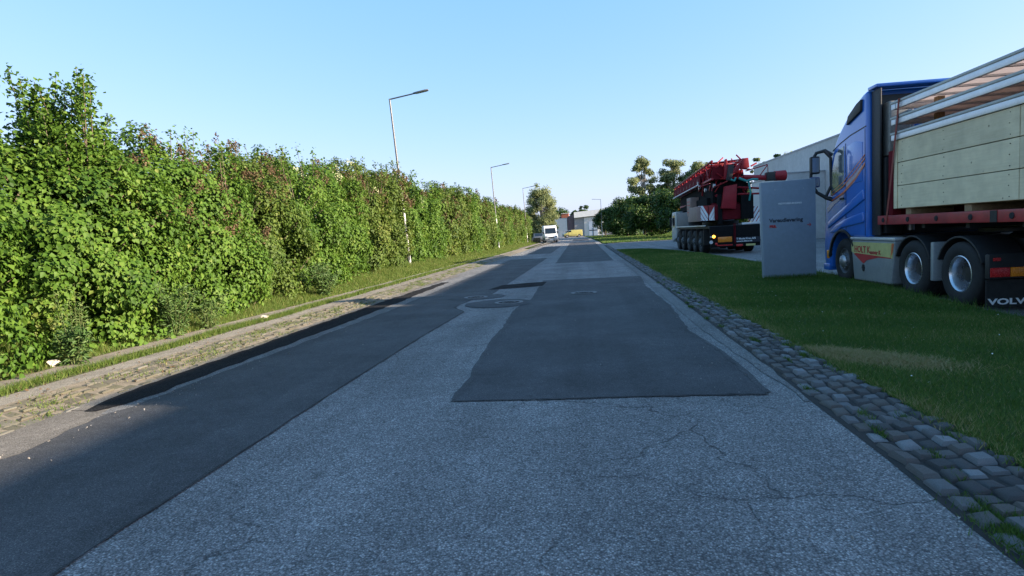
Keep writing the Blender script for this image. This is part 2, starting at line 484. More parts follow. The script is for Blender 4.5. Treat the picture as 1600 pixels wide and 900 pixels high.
def leaves(P, N, L, Wd, tint, T=None, fold=.12, droop=.15):
    """kite leaves folded along the midrib -> verts, tris, tint"""
    n = len(P)
    rv = unit(rng.normal(size=(n, 3)))
    if T is None: T = rv
    T = unit(T - N * np.sum(T * N, 1, keepdims=True))
    S = np.cross(N, T)
    L = L.reshape(-1, 1); Wd = Wd.reshape(-1, 1)
    b = P - T * L * .4
    V = np.stack([b, b + T * L * .38 + S * Wd * .5 + N * L * fold, b + T * L - N * L * droop, b + T * L * .38 - S * Wd * .5 + N * L * fold], 1).reshape(-1, 3)
    i = np.arange(n)[:, None] * 4
    Fc = np.concatenate([i + [0, 1, 2], i + [0, 2, 3]], 0)
    return V, Fc, np.repeat(tint, 4)

def blades(P, h, w, lean, tint):
    n = len(P)
    a = rng.uniform(0, 2 * np.pi, n)
    D = np.stack([np.cos(a), np.sin(a), np.zeros(n)], 1)
    b = rng.uniform(0, 2 * np.pi, n)
    E_ = np.stack([np.cos(b), np.sin(b), np.zeros(n)], 1)
    h = h.reshape(-1, 1); w = np.broadcast_to(np.asarray(w), (n,)).reshape(-1, 1)
    ln = lean * h * rng.uniform(.2, 1, (n, 1))
    tip = P + E_ * ln + np.array([0, 0, 1]) * h
    V = np.stack([P - D * w, P + D * w, tip], 1).reshape(-1, 3)
    return V, np.arange(n * 3).reshape(-1, 3), np.repeat(tint, 3)

def sheet(name, poly, z, mat, kind='structure', parent=None):
    """flat polygon sheet; z a number or function of (x, y)"""
    me = bpy.data.meshes.new(name)
    zz = z if callable(z) else (lambda x, y: z)
    me.from_pydata([(x, y, zz(x, y)) for x, y in poly], [], [list(range(len(poly)))])
    if me.polygons[0].normal.z < 0: me.flip_normals()
    o = link(name, me, M[mat], parent)
    if kind: o['kind'] = kind
    return o

def strip(name, ys, left, right, z, mat, nx=1, kind='structure', jit=0.0, zf=None):
    """ribbon along the road: left(y), right(y) edges, ragged by jit"""
    vs, fs = [], []
    for y in ys:
        l = left(y) + random.uniform(-jit, jit); r = right(y) + random.uniform(-jit, jit)
        for i in range(nx + 1):
            x = l + (r - l) * i / nx
            vs.append((x, y, zf(x, y) if zf else z))
    k = nx + 1
    for j in range(len(ys) - 1):
        for i in range(nx):
            fs.append((j * k + i, j * k + i + 1, (j + 1) * k + i + 1, (j + 1) * k + i))
    me = bpy.data.meshes.new(name); me.from_pydata(vs, [], fs)
    o = link(name, me, M[mat])
    if kind: o['kind'] = kind
    return o

def interp(tab):
    xs = [a for a, b in tab]; ysv = [b for a, b in tab]
    return lambda y: float(np.interp(y, xs, ysv))

def lettering(s, size, mat, parent, mw, name='lettering', sx=1.0, bold=0.0):
    """flat lettering turned into a mesh; mw = local matrix inside the parent"""
    cu = bpy.data.curves.new('txt', 'FONT')
    cu.body = s; cu.size = size; cu.extrude = .0015; cu.resolution_u = 3; cu.offset = bold
    ob = bpy.data.objects.new('txt', cu)
    COL.objects.link(ob)
    dg = bpy.context.evaluated_depsgraph_get()
    me = bpy.data.meshes.new_from_object(ob.evaluated_get(dg))
    bpy.data.objects.remove(ob); bpy.data.curves.remove(cu)
    me.transform(Matrix.Translation(-rootloc(parent)) @ mw @ Matrix.Diagonal((sx, 1, 1, 1)))
    me.name = name
    me.materials.clear()
    return link(name, me, M[mat], parent)

def facing(loc, normal, roll=0):
    """matrix placing text (xy plane) on a vertical face whose outward normal is given"""
    n = Vector(normal).normalized(); up = Vector((0, 0, 1)); x = up.cross(n).normalized(); up = n.cross(x)
    m = Matrix((x, up, n)).transposed().to_4x4(); m.translation = Vector(loc)
    return m

def copy_tree(o, parent=None):
    c = o.copy(); COL.objects.link(c); c.parent = parent
    for ch in list(o.children): copy_tree(ch, c)
    return c

# ================================================================== SETTING
yard_z = .0
def build_ground():
    me = bpy.data.meshes.new('ground')
    S = 3000
    me.from_pydata([(-S, -S, -.06), (S, -S, -.06), (S, S, -.06), (-S, S, -.06)], [], [(0, 1, 2, 3)])
    tag(link('ground', me, M['turf']), kind='structure')
    Y = lambda a, b, st: list(np.arange(a, b, st)) + [b]
    # carriageway of coarse pale asphalt, widening into the yard at its far end
    rl = interp([(-20, -5.33), (20, -5.45), (40, -5.6), (60, -5.4), (90, -5.2), (140, -6.5), (180, -9)])
    rr = interp([(-20, 1.82), (2.8, 1.83), (3.7, 1.88), (6.5, 1.905), (10, 1.965), (16, 2.07), (43, 2.15), (80, 2.3), (130, 1.6), (180, .6)])
    strip('road', Y(-20, 180, 4), rl, rr, 0, 'road')
    # long smooth lane on the left
    ll = interp([(-5, -4.86), (4.4, -4.84), (5.3, -4.74), (9, -4.62), (14, -4.45), (37, -4.4)])
    lr = interp([(-5, -2.67), (6.2, -2.67), (9, -2.62), (12.2, -2.5), (13.0, -2.9), (14.6, -2.75), (15.2, -2.45), (37, -2.15)])
    strip('asphalt_lane', Y(-5, 37, .33), ll, lr, .004, 'lane', jit=.018)
    strip('asphalt_lane_far', Y(45, 66, .6), lambda y: -4.2, lambda y: -2.3, .004, 'lane', jit=.03)
    strip('kerb_dust', Y(-5, 5.6, .2), lambda y: -5.33, interp([(-5, -4.66), (4.4, -4.64), (5.0, -4.72), (5.6, -5.0)]), .0065, 'dust', jit=.05)  # dusty lane edge; its tan also paints the sunlit patch
    strip('kerb_dust', Y(5.4, 24, .2), lambda y: -5.36, interp([(5.4, -5.1), (6, -5.24), (20, -5.2), (24, -5.0)]), .0110, 'dust', jit=.03)
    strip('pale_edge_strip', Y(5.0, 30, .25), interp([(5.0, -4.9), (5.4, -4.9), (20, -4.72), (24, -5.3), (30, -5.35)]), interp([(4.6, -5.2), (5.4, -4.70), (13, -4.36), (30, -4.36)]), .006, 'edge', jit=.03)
    strip('black_asphalt_strip', Y(5.35, 20.6, .25), interp([(5.35, -5.05), (5.7, -5.3), (12, -5.34), (20.6, -5.0)]), interp([(5.35, -4.95), (5.8, -4.78), (12, -4.66), (20.6, -4.72)]), .0095, 'fresh', jit=.035)
    # big patch in the right lane
    pl = interp([(5.45, -1.31), (6.2, -1.27), (7.0, -1.33), (8.3, -1.38), (10, -1.37), (12, -1.42), (13.2, -1.38), (14, -1.22), (19.6, -1.3)])
    pr = interp([(5.45, 1.61), (7, 1.64), (9, 1.50), (12, 1.66), (16, 1.62), (19.4, 1.8)])
    strip('asphalt_patch', Y(5.45, 19.5, .3), pl, pr, .005, 'smooth', jit=.022)
    strip('patch_seal', Y(5.43, 5.46, .015), lambda y: -1.30, lambda y: 1.60, .0085, 'seal', nx=60)
    for o_ in [bpy.data.objects['patch_seal']]:
        for v in o_.data.vertices: v.co.y += random.uniform(-.010, .010) + .012 * math.sin(v.co.x * 2.1)
    strip('patch_seal', Y(5.5, 19.4, .22), lambda y: pl(y) - .022, lambda y: pl(y) + .028, .0085, 'lane', jit=.02)
    strip('patch_seal', Y(5.5, 19.4, .22), lambda y: pr(y) - .03, lambda y: pr(y) + .02, .0085, 'lane', jit=.02)
    strip('lane_seal', Y(2, 36, .25), lambda y: lr(y) - .014, lambda y: lr(y) + .008, .0085, 'seal', jit=.011)
    strip('asphalt_patch_mid', Y(30, 84, .8), interp([(30, -1.35), (84, -1.6)]), interp([(30, 1.55), (84, 1.75)]), .004, 'smooth', jit=.03)
    strip('asphalt_patch_far', Y(96, 120, 2), lambda y: -1.6, lambda y: 1.2, .004, 'smooth', jit=.05)
    sheet('black_patch', [(-2.74, 16.95), (-2.0, 17.15), (-1.2, 17.45), (-1.16, 18.9), (-1.75, 18.75), (-2.5, 18.35)], .009, 'fresh')
    def oval(cx, cy, rx, ry, n=26): return [(cx + rx * math.cos(2 * math.pi * k / n) * random.uniform(.94, 1.05), cy + ry * math.sin(2 * math.pi * k / n) * random.uniform(.94, 1.05)) for k in range(n)]
    sheet('manhole_surround', oval(-1.95, 13.45, .78, .80), .0105, 'smooth')
    sheet('manhole_surround', oval(-2.75, 15.05, .75, .62), .0105, 'lane')
    # patch of tarmac repair by the black strip and along the right gutter
    strip('gutter_strip', Y(5.2, 30, .3), interp([(5.2, 1.84), (9, 1.70), (30, 1.9)]), interp([(5.2, 1.885), (9, 1.94), (16, 2.05), (30, 2.10)]), .0075, 'edge', jit=.025)
    # lawn between gutter and yard
    def lz(x, y): return .065 + .05 * min(1, max(0, (x - 2.5) / 1.5)) if x > 2.5 else .06
    lawn_r = interp([(-12, 5.5), (8.3, 5.62), (9.4, 5.66), (12, 5.9), (15, 6.2), (22, 6.15), (31, 5.95), (37, 5.3), (41, 4.4), (43, 3.0)])
    strip('lawn', Y(-12, 43, .5), lambda y: 2.46 + (0.0 if y < 40 else (y - 40) * .1), lawn_r, 0, 'turf', nx=8, zf=lz)
    sheet('yard', [(2.2, 43), (2.2, 68), (3.6, 74), (20, 74), (60, 74), (60, -25), (5.4, -25), (5.45, 8), (5.8, 13), (6.1, 20), (5.9, 31), (5.2, 37), (4.2, 41), (2.6, 43)], -.004, 'yard')
    sheet('lawn', [(2.5, 66), (3.0, 68), (5, 69.5), (40, 69.5), (60, 160), (10, 175), (1.0, 160), (1.9, 130), (2.4, 100)], .05, 'turf')
    # left side: path, verge
    def vz(x, y): return .10 + .10 * min(1, max(0, (-x - 6.7) / 2.0))
    strip('verge', Y(-12, 140, 2), lambda y: -16, lambda y: -5.78, 0, 'soil', nx=12, zf=lambda x, y: vz(x, y) - .012)
    strip('footpath', Y(-12, 96, .5), lambda y: -6.33, interp([(-12, -5.84), (12, -5.86), (20, -5.9), (96, -5.6)]), .106, 'path', jit=.02)
    strip('footpath', Y(-12, 46, .35), interp([(-12, -7.25), (8, -7.15), (12, -7.1), (20, -7.0), (46, -6.95)]), lambda y: -6.70, .112, 'path', jit=.06)
    sheet('dirt_apron', [(-5.2, 60), (-5.2, 98), (-9, 98), (-16, 108), (-16, 130), (-5, 140), (-4, 100)], .13, 'path')
    strip('kerb_bed', Y(-12, 60, 1), lambda y: -5.90, lambda y: -5.27, 0, 'joint_w', zf=lambda x, y: -.004 + max(0, (-x - 5.30)) / .5 * .105 - .003)
    strip('gutter_bed', Y(-12, 60, 1), lambda y: float(rr(y)) - .02, lambda y: 2.50, 0, 'joint', zf=lambda x, y: -.006 + max(0, x - 1.7) / .8 * .05)
    return rl, rr
ROAD_L, ROAD_R = build_ground()

def sett_variant(k, dome=.5):
    r = random.Random(100 + k)
    j = lambda a: r.uniform(-a, a)
    C = [(-.5, -.5), (.5, -.5), (.5, .5), (-.5, .5)]
    V = []
    C = [(x * (1 + j(.04)), y * (1 + j(.04))) for x, y in C]
    V += [(x, y, -1.0) for x, y in C]
    sh = [(x * .97 + j(.05), y * .97 + j(.05), -.22 + j(.08)) for x, y in C]
    V += sh
    V += [(x * .72 + j(.07), y * .72 + j(.07), .16 + j(.10)) for x, y in C]
    V.append((j(.1), j(.1), .30 + j(.08)))
    F_ = []
    for a in (0, 4):
        for i in range(4):
            F_.append((a + i, a + (i + 1) % 4, a + 4 + (i + 1) % 4, a + 4 + i))
    for i in range(4): F_.append((8 + i, 8 + (i + 1) % 4, 12))
    return V, F_
VAR = [sett_variant(k) for k in range(8)]

def lay_setts(name, parent_label, spots, matp, mats, limit=300, relief=.06):
    """spots: (x, y, z, sx, sy, rz, tilt); the nearest become pieces, the rest one joined part"""
    root = bpy.data.objects.new(name, None); COL.objects.link(root); root['kind'] = 'structure'
    meshes = []
    for k, (V, F_) in enumerate(VAR):
        me = bpy.data.meshes.new('sett'); me.from_pydata(V, [], F_); me.materials.append(M[matp])
        me.polygons.foreach_set('use_smooth', [True] * len(me.polygons)); me.set_sharp_from_angle(angle=R(50))
        meshes.append(me)
    spots = sorted(spots, key=lambda s: s[1])
    near = [s for s in spots if s[1] > 2.2][:limit]
    ids = set(id(s) for s in near)
    for s in near:
        o = bpy.data.objects.new('sett', random.choice(meshes))
        COL.objects.link(o); o.parent = root
        o.location = s[:3]; o.scale = (s[3], s[4], relief); o.rotation_euler = (random.uniform(-.03, .03), s[6], s[5] + random.choice((0, math.pi)))
    allv, allf = [], []
    for s in spots:
        if id(s) in ids: continue
        V, F_ = random.choice(VAR)
        c, sn = math.cos(s[5]), math.sin(s[5])
        b = len(allv)
        for x, y, z in V:
            x *= s[3]; y *= s[4]; z *= relief
            allv.append((s[0] + x * c - y * sn, s[1] + x * sn + y * c, s[2] + z - math.tan(s[6]) * x))
        allf += [tuple(i + b for i in f) for f in F_]
    me = bpy.data.meshes.new('far_setts'); me.from_pydata(allv, [], allf)
    o = link('far_setts', me, M[mats], root); o['kind'] = 'stuff'
    return root

def gutter():
    spots = []
    for row in range(5):
        y = -6 + random.random() * .2
        while y < 58:
            f = (row + .5) / 5
            ln = random.uniform(.125, .19) if row else random.uniform(.18, .26)
            x0 = ROAD_R(y) + .02; wd = 2.5 - x0
            x = x0 + wd * f + random.uniform(-.012, .012)
            z = .006 + max(0, x - 1.7) / .8 * .052 + random.uniform(-.014, .014)
            spots.append((x, y + ln / 2, z, wd / 5 * random.uniform(.84, .95), ln * random.uniform(.80, .93), random.uniform(-.14, .14), -.065))
            y += ln
    return lay_setts('cobbled_gutter', '', spots, 'stone', 'stone_i')
gutter()
def left_kerb():
    spots = []
    for row in range(4):
        y = -6 + random.random() * .2
        while y < 50:
            ln = random.uniform(.14, .22)
            x = -5.27 - .150 * (row + .5) + random.uniform(-.012, .012)
            z = (-x - 5.30) / .5 * .105 + random.uniform(-.010, .004)
            if random.random() > .04:
                spots.append((x, y + ln / 2, z, .15 * random.uniform(.90, 1.02), ln * random.uniform(.90, 1.0), random.uniform(-.08, .08), .2))
            y += ln
    return lay_setts('kerb_stones', '', spots, 'stone_w', 'stone_wi', relief=.022)
left_kerb()

# ------------------------------------------------------------------ long grey building on the right
def building_right():
    X0 = 18.3
    t = thing('warehouse', 'long grey flat-roofed concrete hall behind the trucks on the right', 'building', (X0, 20, 0))
    # roof line as seen from the yard: level, with lower stretches where the bays change
    prof = [(-40, 7.35), (-12, 7.35), (66, 7.35)]
    ys = [-40, -31, -22, -13, -4, 5, 14, 23, 32, 41, 50, 58, 66]
    hy = interp(prof)
    for a, b in zip(ys[:-1], ys[1:]):
        pts = [(a + .012, 0)] + [(b - .012, 0)] + [(b - .012, hy(b) - .12)] + [(p, h - .12) for p, h in prof[::-1] if a + .1 < p < b - .1] + [(a + .012, hy(a) - .12)]
        MB().prism(pts, 'X', X0, X0 + .3).build('wall_panel', 'concrete', t, smooth=0)
    m = MB(); m.box(X0 + .05, X0 + 30, -40, 66, 0, 6.3); m.build('hall_body', 'concrete', t, smooth=0)
    m = MB()
    pp = [(p, h - .13) for p, h in prof] + [(p, h) for p, h in prof[::-1]]
    m.prism(pp, 'X', X0 - .04, X0 + .36); m.build('parapet_cap', 'concrete2', t, smooth=0)
    m = MB(); m.box(X0 - .03, X0 - .001, 44.4, 44.5, .0, 7.2).build('downpipe', 'concrete2', t, smooth=0)
    # low annex in front of the far part of the wall
    a = thing('annex', 'lower grey block in front of the long concrete hall, behind the sign', 'building', (16.5, 50, 0))
    MB().box(15.6, 18.28, 47.5, 57, 0, 5.0).build('wall', 'concrete', a, smooth=0)
    MB().box(15.55, 18.27, 47.45, 57.05, 5.0, 5.08).build('roof_cap', 'concrete2', a, smooth=0)
    return t
building_right()

# ================================================================== HEDGE
def bush_leaf_arrays(cx, cy, z0, ax, ay, h, nleaf, lsize, nclump, lump=.21, sprigs=(), brown=0.0):
    ph = rng.uniform(0, 6.28, 6)
    def radius(D):
        th = np.arctan2(D[:, 1], D[:, 0]); el = D[:, 2]
        return 1 + lump * (np.sin(3 * th + ph[0]) * np.cos(4 * el + ph[1]) * .5 + np.sin(7 * th + ph[2] + 5 * el) * .35 + np.sin(11 * el + ph[3] + 5 * th) * .3)
    def surf(n):
        D = rng.normal(size=(n * 3, 3))
        D[:, 0] = np.where(rng.random(n * 3) < .72, np.abs(D[:, 0]), D[:, 0])
        D = unit(D); D = D[D[:, 2] > -.75][:n]
        e = 3.2
        k = (np.abs(D[:, 0]) ** e + np.abs(D[:, 1]) ** e + np.abs(D[:, 2]) ** e) ** (-1 / e)
        return D, D * (k * radius(D))[:, None]
    A = np.array([ax, ay, h / 2]); C = np.array([cx, cy, z0 + h / 2])
    D, S = surf(nclump)
    n = len(D)
    CC = C + S * A * rng.uniform(.80, 1.0, (n, 1))
    cr = rng.uniform(.24, .52, n) * (1 if lsize < .14 else 1.25)
    w = cr ** 2; w /= w.sum()
    idx = rng.choice(n, nleaf, p=w)
    d = rng.normal(size=(nleaf, 3)); d = unit(d + D[idx] * .9 + np.array([0, 0, .25]))
    P = CC[idx] + d * (cr[idx] * rng.uniform(.55, 1.08, nleaf))[:, None]
    N = unit(d * .7 + D[idx] * .35 + np.array([.1, 0, .5]) + rng.normal(size=(nleaf, 3)) * .35)
    T = np.array([0, 0, -.7]) + d * .8 + rng.normal(size=(nleaf, 3)) * .5
    L = lsize * rng.uniform(.5, 1.4, nleaf)
    ctint = rng.normal(0, .13, n)
    tint = np.clip(.48 + ctint[idx] + rng.normal(0, .16, nleaf), 0, .97)
    # inner leaves that close the hedge
    ni = nleaf // 5
    D2, S2 = surf(ni)
    ni = len(D2)
    P2 = C + S2 * A * rng.uniform(.45, .86, (ni, 1))
    P = np.concatenate([P, P2]); N = np.concatenate([N, unit(D2 + rng.normal(size=(ni, 3)) * .5)])
    T = np.concatenate([T, rng.normal(size=(ni, 3))]); L = np.concatenate([L, lsize * rng.uniform(1.2, 2.0, ni)])
    tint = np.concatenate([tint, np.clip(rng.normal(.35, .15, ni), 0, 1)])
    stems = []
    # loose shoots above the crown
    for _ in range(26 if cy > 11 else 9):
        y = cy + rng.uniform(-ay, ay) * .85; x = cx + rng.uniform(-.7, .9) * ax
        zt = z0 + h * (.93 + .1 * rng.random()) ; ln = rng.uniform(.2, .8)
        sprigs = list(sprigs) + [(x, y, zt - .45, ln + .35, rng.uniform(-.25, .25), rng.uniform(-.3, .3), 34)]
    for (x, y, zb, ln, lx, ly, cnt) in sprigs:
        cnt = int(cnt * min(1, (.10 / lsize) ** 1.2) * 2.0)
        t = rng.random(cnt)
        Q = np.array([x, y, zb]) + np.outer(t, [lx * ln, ly * ln, ln]) + rng.normal(size=(cnt, 3)) * (.05 + .13 * (1 - t))[:, None]
        P = np.concatenate([P, Q]); N = np.concatenate([N, unit(rng.normal(size=(cnt, 3)) * .6 + [.3, 0, .7])])
        T = np.concatenate([T, rng.normal(size=(cnt, 3)) + [0, 0, -.2]]); L = np.concatenate([L, lsize * rng.uniform(.7, 1.15, cnt)])
        tint = np.concatenate([tint, np.clip(rng.normal(.5, .17, cnt), 0, 1)])
        stems.append(((x, y, zb - .3), (x + lx * ln, y + ly * ln, zb + ln)))
    # keep nothing under ground
    ok = P[:, 2] > .12
    P, N, T, L, tint = P[ok], N[ok], T[ok], L[ok], tint[ok]
    V, Fc, tt = leaves(P, N, L, L * rng.uniform(.68, .9, len(L)), tint, T)
    return V, Fc, tt, stems, CC, D, cr

def blossoms(CC, D, cr, prob, size, lo=2.2, per=130):
    Ps, Ns = [], []
    for c, d, r in zip(CC, D, cr):
        if c[2] < lo or d[0] < -.2 or rng.random() > prob: continue
        for q in range(rng.integers(3, 8)):
            b = c + unit(d + rng.normal(size=3) * .5) * r * 1.05
            k = per // 3
            t = rng.random(k)
            ax = unit(np.array([d[0] * .4, d[1] * .4, 1.0]) + rng.normal(size=3) * .3)
            Ps.append(b + np.outer(t, ax) * .24 + rng.normal(size=(k, 3)) * (.07 * (1.1 - t))[:, None])
    if not Ps: return None
    P = np.concatenate(Ps); n = len(P)
    return leaves(P, unit(rng.normal(size=(n, 3)) + [.4, 0, .3]), np.full(n, size) * rng.uniform(.6, 1.3, n), np.full(n, size * .8), rng.random(n))

def hedge():
    front = interp([(4, -7.35), (8, -7.35), (12, -7.5), (16, -7.95), (22, -8.3), (30, -8.75), (45, -8.6), (100, -8.2)])
    N1 = 'bushes of the roadside hedge'
    #      y   half  h   leaves size clumps mat  brown cream label
    B = [(5.6, 1.9, 2.95, 22000, .085, 150, 'lilac', 0, 0, 'bright green lilac bush cut by the left edge of the picture'),
         (9.2, 2.0, 3.05, 46000, .080, 210, 'lilac', .03, 0, 'tall bright green lilac bush with a pointed leafy top at far left'),
         (12.2, 1.7, 3.4, 38000, .078, 190, 'lilac', .42, 0, 'lilac bush covered in faded brown flower heads, right of the tallest bush'),
         (14.9, 1.8, 3.6, 34000, .080, 180, 'olive', .26, 0, 'olive green bush with a few brown flower heads, third from the tallest bush'),
         (17.9, 1.9, 3.95, 30000, .085, 160, 'lilac', .10, 0, 'fresh green bush with a rounded top, midway between tallest bush and nearest lamp'),
         (21.2, 2.0, 4.25, 26000, .09, 150, 'lilac', .08, .12, 'green bush with pale cream blossom near its top, left of the nearest lamp'),
         (24.6, 2.0, 4.5, 23000, .095, 150, 'olive', .24, .16, 'bush with pinkish brown blossom on its top, just left of nearest lamp post'),
         (28.2, 2.1, 4.7, 20000, .10, 140, 'olive', .22, .10, 'brownish bush directly behind the nearest lamp post'),
         (32.0, 2.1, 4.8, 18000, .115, 140, 'lilac', .08, .12, 'dark topped green bush just right of the nearest lamp post')]
    for (y, ay, h, nl, ls, nc, mt, br, cr_, lab) in B:
        ax = 1.75
        cx = front(y) - ax
        t = thing('hedge_bush', lab, 'bush', (cx, y, .15), 0, N1)
        spr = []
        if 'pointed' in lab:
            spr = []
            for _ in range(46):
                yy = 9.25 + rng.normal(0, .34)
                spr.append((-8.6 + rng.uniform(-.6, .6), yy, 2.9, 0.30 + 1.62 * math.exp(-((yy - 9.2) / .36) ** 2) * rng.uniform(.55, 1), rng.uniform(-.2, .2), rng.uniform(-.25, .25) + (yy - 9.15) * .3, 110))
        V, Fc, tt, stems, CC, D, cr = bush_leaf_arrays(cx, y, -.75, ax, ay, h + .8, nl, ls, nc, sprigs=spr)
        np_mesh('foliage', V, Fc, mt, t, tt)
        m = MB()
        for k in range(9):
            bx, by = cx + random.uniform(-.9, .9), y + random.uniform(-.9, .9) * ay
            m.tube([(bx, by, .1), (bx + random.uniform(-.2, .4), by + random.uniform(-.3, .3), h * .45), (bx + random.uniform(-.3, .9), by + random.uniform(-.6, .6), h * .86)], [.045, .03, .012], 5)
        for a, b in stems: m.tube([a, b], [.012, .004], 4)
        for c, d in list(zip(CC, D))[::3 if y < 18 else 6]:
            p1 = Vector(c + d * rng.uniform(.1, .38)); p0 = p1 - Vector((d[0] * .5, d[1] * .5 + rng.uniform(-.3, .3), .55))
            m.tube([p0, (p0 + p1) / 2 + Vector((rng.uniform(-.05, .05), rng.uniform(-.08, .08), .04)), p1], [.013, .009, .004], 4)
        m.build('stems', 'twig', t, smooth=60)
        if br:
            a = blossoms(CC, D, cr, br, .034 + y * .0009, 1.5 if br > .4 else 2.6)
            if a: np_mesh('faded_flowers', a[0], a[1], 'faded', t, a[2])
        if cr_:
            a = blossoms(CC, D, cr, cr_, .05, 2.6, 45)
            if a: np_mesh('cream_flowers', a[0], a[1], 'cream', t, a[2])
    # farther bushes, smaller in the picture: three models reused with other turns and sizes
    protos = []
    for q, (mt, br, cr_) in enumerate((('lilac', 0, .05), ('olive', .35, .03), ('olive', .08, 0))):
        t = thing('hedge_bush', 'x', 'bush', (0, 0, .15), 0, N1)
        V, Fc, tt, stems, CC, D, cr = bush_leaf_arrays(0, 0, -.75, 1.8, 2.35, 5.4, 12500, .14, 130, lump=.2)
        np_mesh('foliage', V, Fc, mt, t, tt)
        m = MB()
        for k in range(7):
            bx, by = random.uniform(-.9, .9), random.uniform(-1.6, 1.6)
            m.tube([(bx, by, .1), (bx + random.uniform(-.3, .5), by + random.uniform(-.5, .5), 3.9)], [.05, .012], 5)
        m.build('stems', 'bark', t, smooth=60)
        if br:
            a = blossoms(CC, D, cr, br, .09, 2.2, 40)
            if a: np_mesh('faded_flowers', a[0], a[1], 'faded', t, a[2])
        protos.append(t)
    y = 35.9; k = 0; used = set(); n1 = n2 = 0
    while y < 97:
        p = k % 3
        o = protos[p] if p not in used else copy_tree(protos[p])
        used.add(p)
        o.location = (front(y) - 1.75, y, .15)
        s = random.uniform(.94, 1.06)
        o.scale = (s, s * random.uniform(.95, 1.1) , s * random.uniform(.97, 1.07))
        o.rotation_euler = (0, 0, random.uniform(-.25, .25))
        ordn = ('first', 'second', 'third', 'fourth', 'fifth', 'sixth', 'seventh', 'eighth', 'ninth', 'tenth')
        if y > 93: lab = 'last green bush at the far end of the hedge by the parked vans'
        elif y > 62: lab = ordn[n2] + ' small distant hedge bush beyond the second lamp post'; n2 += 1
        else: lab = ordn[n1] + ' hedge bush along from the dark topped bush, before the second lamp post'; n1 += 1
        o['label'] = lab
        y += random.uniform(3.7, 4.2); k += 1
hedge()

